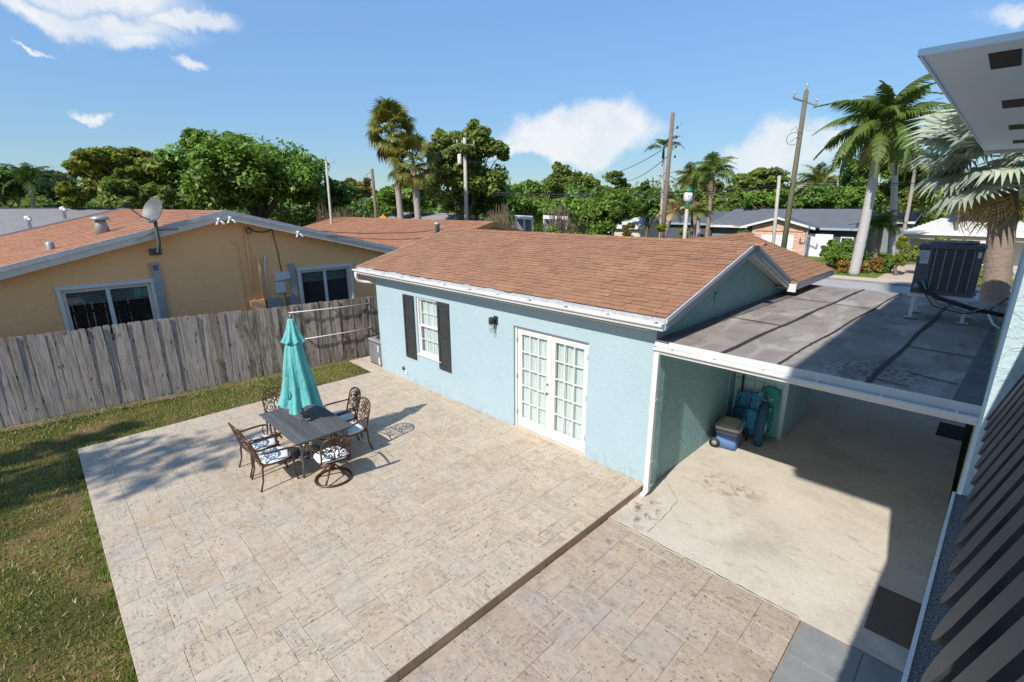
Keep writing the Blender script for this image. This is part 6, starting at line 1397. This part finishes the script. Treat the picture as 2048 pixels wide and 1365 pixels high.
# ================================================================ PALMS
FR = {}
def bake(m, mat, name='frond'): return raw_mesh(name, m.v, m.f, mat)
def pinnate(key, mat, ln, arch, droop, nl, leafl, hang, seed):
    if key in FR: return FR[key]
    r = random.Random(seed); m = MB(); pts = []; n = 16
    for i in range(n + 1):
        t = i / n; x = ln * (t - .12 * t * t * droop); zz = arch * ln * math.sin(min(1., t * 1.15) * PI * .5) - droop * ln * .62 * t ** 2.3; pts.append(Vector((x, 0, zz)))
    m.tube(pts, [.035 * (1 - .85 * i / n) * ln / 3 for i in range(n + 1)], 4, caps=False)
    for k in range(nl):
        t = .13 + .86 * (k + r.uniform(0, .6)) / nl; i = min(n - 1, int(t * n)); f = t * n - i; p = pts[i].lerp(pts[i + 1], f); tan = (pts[i + 1] - pts[i]).normalized()
        L_ = leafl * (math.sin(min(1, t * 1.1 + .12) * PI) ** .5 * .9 + .18) * r.uniform(.8, 1.1)
        for s_ in (-1, 1):
            dr = (tan * .55 + Vector((0, s_, 0)) * r.uniform(.8, 1.05) + Vector((0, 0, r.uniform(-.1, .25)))).normalized(); q = p + dr * L_ * .55; tip = p + dr * L_ * .9 + Vector((0, 0, -hang * L_ * r.uniform(.6, 1.2)))
            wv = tan * (.030 * ln / 3 + .012); m.add([p - wv, p + wv, q + wv * .9 + Vector((0, 0, -hang * L_ * .2)), q - wv * .9 + Vector((0, 0, -hang * L_ * .2)), tip], [(0, 1, 2, 3), (3, 2, 4)])
    FR[key] = bake(m, mat); return FR[key]
def fan(key, mat, pet, rad, nseg, spread, droop, seed, wseg=1., split=.45):
    if key in FR: return FR[key]
    r = random.Random(seed); m = MB(); m.tube([(0, 0, 0), (pet * .5, 0, pet * .05), (pet, 0, 0)], [.03, .022, .016], 4, caps=False); o = Vector((pet, 0, 0))
    for k in range(nseg):
        a = (-.5 + (k + .5) / nseg) * spread; L_ = rad * (1 - .18 * abs(a) / (spread / 2)) * r.uniform(.88, 1.06); d = Vector((math.cos(a), math.sin(a), .10 * math.cos(a * 2)))
        w_ = math.tan(spread / nseg / 2) * wseg; z1 = .06 * (1 if k % 2 else -1) * rad * .25
        p1 = o + d * L_ * split; sd = Vector((-math.sin(a), math.cos(a), 0)); p2 = o + d * L_ * .78 + Vector((0, 0, -droop * L_ * .18)); p3 = o + d * L_ + Vector((0, 0, -droop * L_ * r.uniform(.4, .75)))
        m.add([o, p1 - sd * w_ * L_ * split + Vector((0, 0, z1)), p1 + sd * w_ * L_ * split - Vector((0, 0, z1)), p2 - sd * w_ * L_ * .40, p2 + sd * w_ * L_ * .40, p3], [(0, 1, 2), (1, 3, 4, 2), (3, 5, 4)])
    FR[key] = bake(m, mat); return FR[key]
def palm_trunk(e, base, top, r0, r1, mat, rings=14, bulge=0.):
    base, top = Vector(base), Vector(top); n = rings * 2; pts = []; rs = []
    for i in range(n + 1):
        t = i / n; pts.append(base.lerp(top, t) + Vector((.06 * math.sin(t * 3), .05 * math.sin(t * 2.2 + 1), 0))); rs.append((r0 + (r1 - r0) * t) * (1 + bulge * math.sin(t * PI)) * (1.0 + (.045 if i % 2 else -.01)))
    MB().tube(pts, rs, 12).build('trunk', mat, e, True)
def put_frond(e, me, c, az, pitch, roll=0., sc=1., nm='frond'):
    o = link(nm, me, e, Vector(c) - wloc(e)); o.rotation_mode = 'ZYX'; o.rotation_euler = Matrix.Rotation(az, 3, 'Z').to_4x4().to_euler()
    M = Matrix.Rotation(az, 3, 'Z') @ Matrix.Rotation(-pitch, 3, 'Y') @ Matrix.Rotation(roll, 3, 'X'); o.rotation_mode = 'XYZ'; o.rotation_euler = M.to_euler(); o.scale = (sc, sc, sc); return o
def feather_palm(label, pb, pt, d, ln, mat, key, nf=17, r0=.16, r1=.12, bark='palm_bark', shaft=0., arch=.25, droop=.8, nl=34, leafl=.55, hang=.5, dead=0, wind=0., name='feather_palm', pitch=(-.5, 1.1)):
    b = at(pb[0], pb[1], d); t = at(pt[0], pt[1], d); e = empty(name, (b[0], b[1], -.15), label, 'palm', 'palms beyond the cottage')
    palm_trunk(e, (b[0], b[1], -.2), t, r0, r1, bark)
    if shaft: MB().tube([Vector(t), Vector(t) + Vector((0, 0, shaft * .5)), Vector(t) + Vector((0, 0, shaft))], [r1 * 1.05, r1 * .9, r1 * .45], 10).build('crownshaft', 'palm_green', e, True)
    c = Vector(t) + Vector((0, 0, shaft * .92))
    for k in range(nf):
        u = (k + .5) / nf; az = k * 2.39996 + random.uniform(-.2, .2); pit = pitch[1] + (pitch[0] - pitch[1]) * u + random.uniform(-.1, .1); v = random.choice((0, 1))
        put_frond(e, pinnate(f'{key}{v}', mat, ln, arch, droop + .2 * v, nl, leafl, hang, 3 + v), c, az, pit, random.uniform(-.5, .5), random.uniform(.85, 1.1))
    for k in range(dead): put_frond(e, pinnate(key + 'dead', 'palm_dead', ln * .9, .1, .9, 26, leafl * .7, 1.0, 9), c - Vector((0, 0, .2)), random.uniform(0, 6.28), -1.1, random.uniform(-1, 1), .8, 'dead_frond')
    return e
def fan_palm(label, pb, pt, d, rad, mat, key, nf=26, r0=.2, r1=.16, bark='palm_bark', pet=.9, dead=8, spread=3.9, droop=.75, nseg=30, name='fan_palm', pitch=(-.9, 1.35), deadmat='palm_dead', wseg=1., split=.45):
    b = at(pb[0], pb[1], d); t = at(pt[0], pt[1], d); e = empty(name, (b[0], b[1], -.15), label, 'palm', 'palms beyond the cottage')
    palm_trunk(e, (b[0], b[1], -.2), t, r0, r1, bark); c = Vector(t)
    for k in range(nf):
        u = (k + .5) / nf; az = k * 2.39996 + random.uniform(-.25, .25); pit = pitch[1] + (pitch[0] - pitch[1]) * u + random.uniform(-.12, .12); v = k % 2
        put_frond(e, fan(f'{key}{v}', mat if v else mat, pet, rad, nseg, spread, droop + .15 * v, 5 + v, wseg, split), c + Vector((0, 0, .25 * (1 - u))), az, pit, random.uniform(-.6, .6), random.uniform(.82, 1.1))
    for k in range(dead): put_frond(e, fan(key + 'dead', deadmat, pet * .8, rad * .85, 18, 2.4, 1.3, 11, .7), c - Vector((0, 0, .15)), k * 2.4 + random.uniform(-.3, .3), random.uniform(-1.35, -1.0), random.uniform(-1, 1), .9, 'dead_frond')
    return e
fan_palm('taller fan palm with hanging brown skirt left of the concrete pole', (803, 455), (785, 268), 33, .95, 'palm_yellow', 'wash', 34, .23, .17, dead=9, pet=1.0, wseg=1.5, split=.58)
fan_palm('shorter fan palm overlapping the taller one on its right', (838, 455), (826, 330), 32, .9, 'palm_yellow', 'wash2', 26, .23, .18, dead=3, pet=.95, wseg=1.5, split=.58)
feather_palm('ragged little palm behind the left wooden pole', (1322, 470), (1326, 318), 39, 1.7, 'palm_green', 'rag', 6, .14, .10, 'royal_bark', .8, .3, .7, 30, .5, .45, pitch=(-.1, .7))
feather_palm('bushy palm with drooping crown right of the globe lamp', (1412, 470), (1424, 362), 44, 2.4, 'palm_green', 'bushy', 18, .18, .14, 'palm_bark_dark', .5, .35, .9, 36, .75, .7, dead=4)
feather_palm('second palm in the clump left of the bushy palm', (1398, 470), (1384, 372), 46, 2.4, 'palm_yellow', 'clump', 16, .15, .12, 'palm_bark_dark', .3, .3, .8, 32, .7, .6, dead=2)
feather_palm('small bottle-trunk palm beside the globe lamp post', (1393, 482), (1397, 440), 34, 1.2, 'palm_yellow', 'bottle', 13, .20, .10, 'palm_bark', .35, .35, .7, 26, .45, .4, pitch=(-.4, 1.2))
feather_palm('orange-brown palm behind the left wooden pole base', (1300, 470), (1345, 430), 36, 1.6, 'palm_straw', 'straw', 12, .12, .1, 'palm_bark_dark', .1, .3, .7, 26, .5, .5)
feather_palm('coconut palm with spiky crown right of the leaning pole', (1630, 440), (1636, 372), 66, 3.4, 'palm_yellow', 'coco', 18, .18, .14, 'palm_bark', .2, .25, .7, 34, .9, .5)
feather_palm('tall royal palm with heavy drooping crown', (1716, 500), (1757, 296), 41, 4.3, 'palm_green', 'royal', 28, .33, .24, 'royal_bark', 1.5, .16, .8, 60, .85, .85, dead=4, pitch=(-.85, 1.15))
feather_palm('second royal palm crown partly behind the first', (1800, 440), (1790, 300), 47, 3.0, 'palm_dark', 'royal2', 13, .24, .2, 'royal_bark', 1.2, .2, .8, 40, .7, .8, dead=4)
feather_palm('drooping palm on the lawn left of the roof condenser', (1752, 500), (1762, 455), 47, 1.8, 'palm_green', 'low', 16, .2, .16, 'palm_bark_dark', .1, .4, 1.0, 34, .6, .8)
feather_palm('thin palm behind the silver palm fronds', (1810, 450), (1830, 340), 60, 3.0, 'palm_yellow', 'thin', 14, .18, .14, 'palm_bark', .3, .25, .8, 32, .8, .6)
fan_palm('silver fan palm with thick ringed trunk at the right', (1985, 640), (2012, 318), 27.5, 2.0, 'palm_silver', 'bism', 30, .46, .39, 'palm_bark_dark', 1.7, 6, 4.4, .28, 34, 'silver_palm', (-.75, 1.2), 'palm_straw', 1.35, .68)
feather_palm('feathery palm at the far left among the trees', (40, 410), (62, 372), 47, 2.2, 'palm_dark', 'fl', 14, .15, .12, 'palm_bark', .2, .3, .8, 30, .6, .5)
fan_palm('little fan palm in front of the layered tree', (278, 415), (275, 402), 42, .8, 'palm_silver', 'lf', 9, .1, .1, dead=0, pet=.4, pitch=(.1, 1.3))

# trees standing behind the photographer, known by the shade they throw on the lawn and patio
def shade_tree(label, x, y, z0, zc, wd, hg, nc, per, leaf, mat='leaf_green'):
    e = empty('shade_tree', (x, y, -.1), label, 'tree'); cs, rs = [], []
    for k in range(nc): q = RNG.normal(size=3); q /= np.linalg.norm(q); u = RNG.uniform(.3, 1); cs.append((x + q[0] * wd * u, y + q[1] * wd * u, zc + q[2] * hg * u)); rs.append(RNG.uniform(.35, .6))
    trunk_mesh(e, (x, y, -.1), zc, .06, cs[::4]); leaves('crown', mat, e, cs, rs, per, leaf)
shade_tree('garden tree behind the camera shading the lawn corner', -7.3, -20.6, 2, 11.4, 1.8, 1.2, 22, 36, .18)
shade_tree('slim garden tree behind the camera shading the patio corner', -5.6, -19.9, 2, 13.0, 1.3, .5, 12, 22, .16)

# ================================================================ POLES, LAMPS, WIRES
def pole(label, pb, pt, d, r0, r1, mat, name='utility_pole'):
    b = at(pb[0], pb[1], d); t = at(pt[0], pt[1], d); e = empty(name, (b[0], b[1], -.15), label, 'pole', 'poles along the street')
    MB().tube([(b[0], b[1], -.15), ((b[0] + t[0]) / 2, (b[1] + t[1]) / 2, (t[2] - .15) / 2), t], [r0, (r0 + r1) / 2, r1], 10).build('shaft', mat, e, True); return e, Vector(t), Vector(b)
def cpt(px_, py_, d): return Vector(at(px_, py_, d))
e, t1, _ = pole('weathered brown wooden pole left of the globe street lamp', (1323, 478), (1346, 226), 33, .17, .12, 'pole_wood')
for k in range(4): c = t1 - Vector((0, 0, .9 + k * .55)); MB().lathe([(.03, 0), (.07, .03), (.05, .07), (.07, .10), (.03, .16)], 8, (c.x + .25, c.y + .2, c.z)).build('insulator', 'rubber', e, True)
MB().tube([t1 - Vector((0, 0, 1.0)), t1 + Vector((.5, .4, -.6))], .02, 5).build('bracket', 'galvanised', e, True)
e, t2, _ = pole('tall leaning-looking greenish pole with insulators by the royal palm', (1567, 498), (1613, 182), 42.5, .21, .15, 'pole_green')
a, b = cpt(1587, 197, 42.3), cpt(1632, 212, 42.3); MB().beam(a, t2 - Vector((0, 0, .7)), .08, .1).build('bracket', 'pole_wood', e); MB().beam(t2 - Vector((0, 0, .7)), b, .08, .1).build('bracket', 'pole_wood', e)
for c in (a, b, t2): MB().lathe([(.03, 0), (.08, .1), (.05, .2), (.08, .3), (.04, .55)], 8, c).build('insulator', 'galvanised', e, True)
for (q, w_) in (((1582, 262), .7), ((1580, 285), .6)): c = cpt(*q, 42.3); MB().tube([c, c + Vector((.3, 0, .25)), t2 + Vector((0, 0, -3.0))], .018, 5).build('jumper_cable', 'wire', e, True)
MB().tube(arc(cpt(1586, 278, 42.2), .42, .4, 5.2, 12, 'xz'), .018, 5).build('jumper_cable', 'wire', e, True)
e, t3, _ = pole('pale concrete pole with crossarm right of the fan palms', (933, 450), (929, 276), 34, .15, .11, 'concrete_post')
a, b = cpt(914, 289, 34), cpt(948, 291, 34); MB().beam(a, b, .09, .1).build('crossarm', 'galvanised', e)
for t in (0., .3, 1.): c = a.lerp(b, t); MB().lathe([(.03, 0), (.06, .1), (.03, .3)], 8, c).build('insulator', 'galvanised', e, True)
c = cpt(925, 318, 34); MB().lathe([(.13, -.35), (.14, -.3), (.14, .25), (.06, .33)], 10, (c.x - .15, c.y - .12, c.z)).build('transformer', 'pale_trim', e, True)
e, t4, _ = pole('short dark wooden pole left of the fan palms', (755, 450), (744, 338), 36, .13, .10, 'pole_wood'); MB().tube([t4 - Vector((0, 0, .2)), t4 + Vector((-.5, -.2, -.35))], .02, 5).build('bracket', 'galvanised', e, True)
e, t5, _ = pole('slim pale street light pole behind the ochre house', (662, 452), (652, 322), 35, .10, .07, 'concrete_post'); a = cpt(669, 324, 35); MB().tube([t5 - Vector((0, 0, .1)), a, a + Vector((0, 0, .18))], .02, 5).build('arm', 'galvanised', e, True); MB().tube([t5, t5 + Vector((-.05, 0, .55))], .018, 5).build('antenna', 'galvanised', e, True)
e, t6, _ = pole('short pale pole just left of the tall greenish pole', (1548, 495), (1559, 352), 41, .13, .11, 'concrete_post')
e, t7, _ = pole('far small pole with a short crossarm behind the left wooden pole', (1302, 415), (1306, 362), 70, .14, .11, 'pole_wood'); MB().beam(t7 + Vector((-.9, 0, -.1)), t7 + Vector((.9, .1, -.1)), .1, .12).build('crossarm', 'pole_wood', e)
e, t8, _ = pole('thin lamp post with pointed cap left of the concrete pole', (912, 450), (911, 408), 37, .06, .05, 'galvanised', 'lamp_post'); MB().lathe([(.05, 0), (.16, .1), (.14, .45), (.2, .5), (.03, .75)], 8, t8).build('lantern', 'lamp_globe', e, True)
e, t9, _ = pole('thin post with a red box behind the silver palm', (1922, 440), (1927, 368), 52, .12, .10, 'pole_wood', 'marker_post'); MB().box(t9.x + .1, t9.x + .8, t9.y - .2, t9.y + .2, t9.z - .9, t9.z - .3).build('box', 'red_box', e)
# globe street lamp
b = at(1369, 480, 31); tl = at(1374, 418, 31); e = empty('street_lamp', (b[0], b[1], -.15), 'globe street lamp with green cap on a concrete post', 'street lamp')
MB().tube([(b[0], b[1], -.15), tl], [.13, .10], 8).build('post', 'concrete_post', e, True)
MB().lathe([(.11, 0), (.14, .05), (.09, .14), (.13, .26), (.12, .34)], 12, tl).build('collar', 'lamp_green', e, True); MB().lathe([(.13, .34), (.24, .5), (.27, .72), (.24, .92)], 16, tl).build('globe', 'lamp_globe', e, True)
MB().lathe([(.26, .92), (.23, 1.05), (.13, 1.16), (.03, 1.2), (.02, 1.24)], 16, tl).build('cap', 'lamp_green', e, True)
for k in range(6): t = k * PI / 3; MB().tube([(tl[0] + .14 * math.cos(t), tl[1] + .14 * math.sin(t), tl[2] + .34), (tl[0] + .285 * math.cos(t), tl[1] + .285 * math.sin(t), tl[2] + .72), (tl[0] + .26 * math.cos(t), tl[1] + .26 * math.sin(t), tl[2] + .93)], .012, 4).build('cage_bar', 'lamp_green', e, True)
# orange diamond sign
c = cpt(767, 440, 35); e = empty('road_sign', (c.x, c.y, -.15), 'orange diamond road sign at the foot of the short pole', 'sign'); MB().tube([(c.x, c.y + .05, -.15), (c.x, c.y + .05, c.z)], .03, 6).build('post', 'galvanised', e)
rdv = Vector((.66, .75, 0)); MB().add([c + rdv * .36, c + Vector((0, 0, .36)), c - rdv * .36, c - Vector((0, 0, .36)), c + rdv * .36 + Vector((.02, -.02, 0)), c + Vector((.02, -.02, .36)), c - rdv * .36 + Vector((.02, -.02, 0)), c + Vector((.02, -.02, -.36))], [(0, 1, 2, 3), (7, 6, 5, 4), (0, 4, 5, 1), (1, 5, 6, 2), (2, 6, 7, 3), (3, 7, 4, 0)]).build('panel', 'sign_orange', e)
# parked cars glimpsed over the ridge
def car(label, px_, d, rz):
    p = at(px_, 450, d); e = empty('parked_car', (p[0], p[1], -.15), label, 'car', 'cars parked beyond the roofs', rz=rz)
    body = [(-2.2, .35), (2.2, .35), (2.25, .75), (1.35, .92), (.75, 1.42), (-1.2, 1.45), (-1.9, .98), (-2.2, .9)]
    MB().prism(body, -.85, .85, 'y').build('body', 'car_white', e, local=True); MB().prism([(1.2, .95), (.7, 1.37), (-1.15, 1.39), (-1.7, .98)], -.87, .87, 'y').build('windows', 'car_glass', e, local=True)
    for x in (-1.4, 1.4):
        for s_ in (-1, 1): w_ = MB().tube([(x, s_ * .70, .33), (x, s_ * .88, .33)], .33, 14).build('wheel', 'rubber', e, True, local=True)
car('white car parked beyond the brown roof, left of the short wooden pole', 703, 33, .6); car('white car parked beyond the brown roof, right of the short wooden pole', 752, 32, .6); car('pale car parked beyond the cottage ridge near the concrete pole', 900, 40, .9)
# wires
def wire(label, pts, r=.014, sag=.25, mat='wire', name='power_line'):
    m = MB()
    for a, b in zip(pts[:-1], pts[1:]): m.tube(catenary(a, b, sag, 12), r, 5, caps=False)
    tag(m.build(name, mat, None, True), label, 'wire', 'overhead wires')
c1_, c2_ = t1 - Vector((0, 0, 4.75)), Vector((t2.x, t2.y, 0)) + Vector((0, 0, cpt(1590, 364, 42.5).z))
c1_.z = cpt(1333, 386, 33).z
for k, dz in enumerate((0, -.14)):
    wire(('thick', 'lower thick')[k] + ' communication cable crossing between the street poles', [cpt(690, 396, 48) + Vector((0, 0, dz)), cpt(1000, 386, 34) + Vector((0, 0, dz)), c1_ + Vector((0, 0, dz)), cpt(1555, 370, 41) + Vector((0, 0, dz)), c2_ + Vector((0, 0, dz)), cpt(2090, 362, 46) + Vector((0, 0, dz))], .030 if k == 0 else .02, .12)
for k, (q0, q1, q2) in enumerate((((1587, 196), (1860, 160), (2060, 120)), ((1632, 211), (1840, 176), (2060, 140)), ((1590, 262), (1850, 245), (2060, 222)))):
    wire(('upper', 'middle', 'lowest')[k] + ' pale power line from the tall greenish pole to the right edge', [cpt(*q0, 42.3), cpt(*q1, 41), cpt(*q2, 40)], .012, .1, 'wire_pale')
wire('service wire dropping left from the brown wooden pole, upper one', [cpt(1340, 290, 33), cpt(1212, 350, 52)], .022, .3); wire('service wire dropping left from the brown wooden pole, lower one', [cpt(1338, 310, 33), cpt(1255, 362, 50)], .022, .3)
wire('black drop wire from the brown wooden pole toward the ragged palm', [cpt(1335, 340, 33), cpt(1300, 376, 42)], .018, .15); wire('black drop wire right of the brown wooden pole', [cpt(1336, 350, 33), cpt(1398, 378, 44)], .018, .1)
for k, (a, b) in enumerate((((914, 287), (835, 318)), ((922, 287), (840, 312)), ((914, 295), (846, 312)), ((936, 322), (992, 322)))):
    wire(('first', 'second', 'third', 'fourth')[k] + ' thin line at the concrete pole crossarm', [cpt(*a, 34), cpt(*b, 36)], .012, .12, 'wire_pale')
wire('thin line from the short wooden pole to the left', [cpt(740, 344, 36), cpt(715, 360, 55)], .012, .1, 'wire_pale')
wire('upper black cable drooping over the brown roof to the ochre gable', [cpt(560, 452, 17.6), cpt(640, 462, 18.5), cpt(780, 466, 20), cpt(870, 460, 23), cpt(990, 446, 30)], .014, .05)
wire('lower black cable drooping over the brown roof to the ochre gable', [cpt(560, 456, 17.6), cpt(690, 474, 17.9), cpt(845, 477, 17.5)], .012, .06)
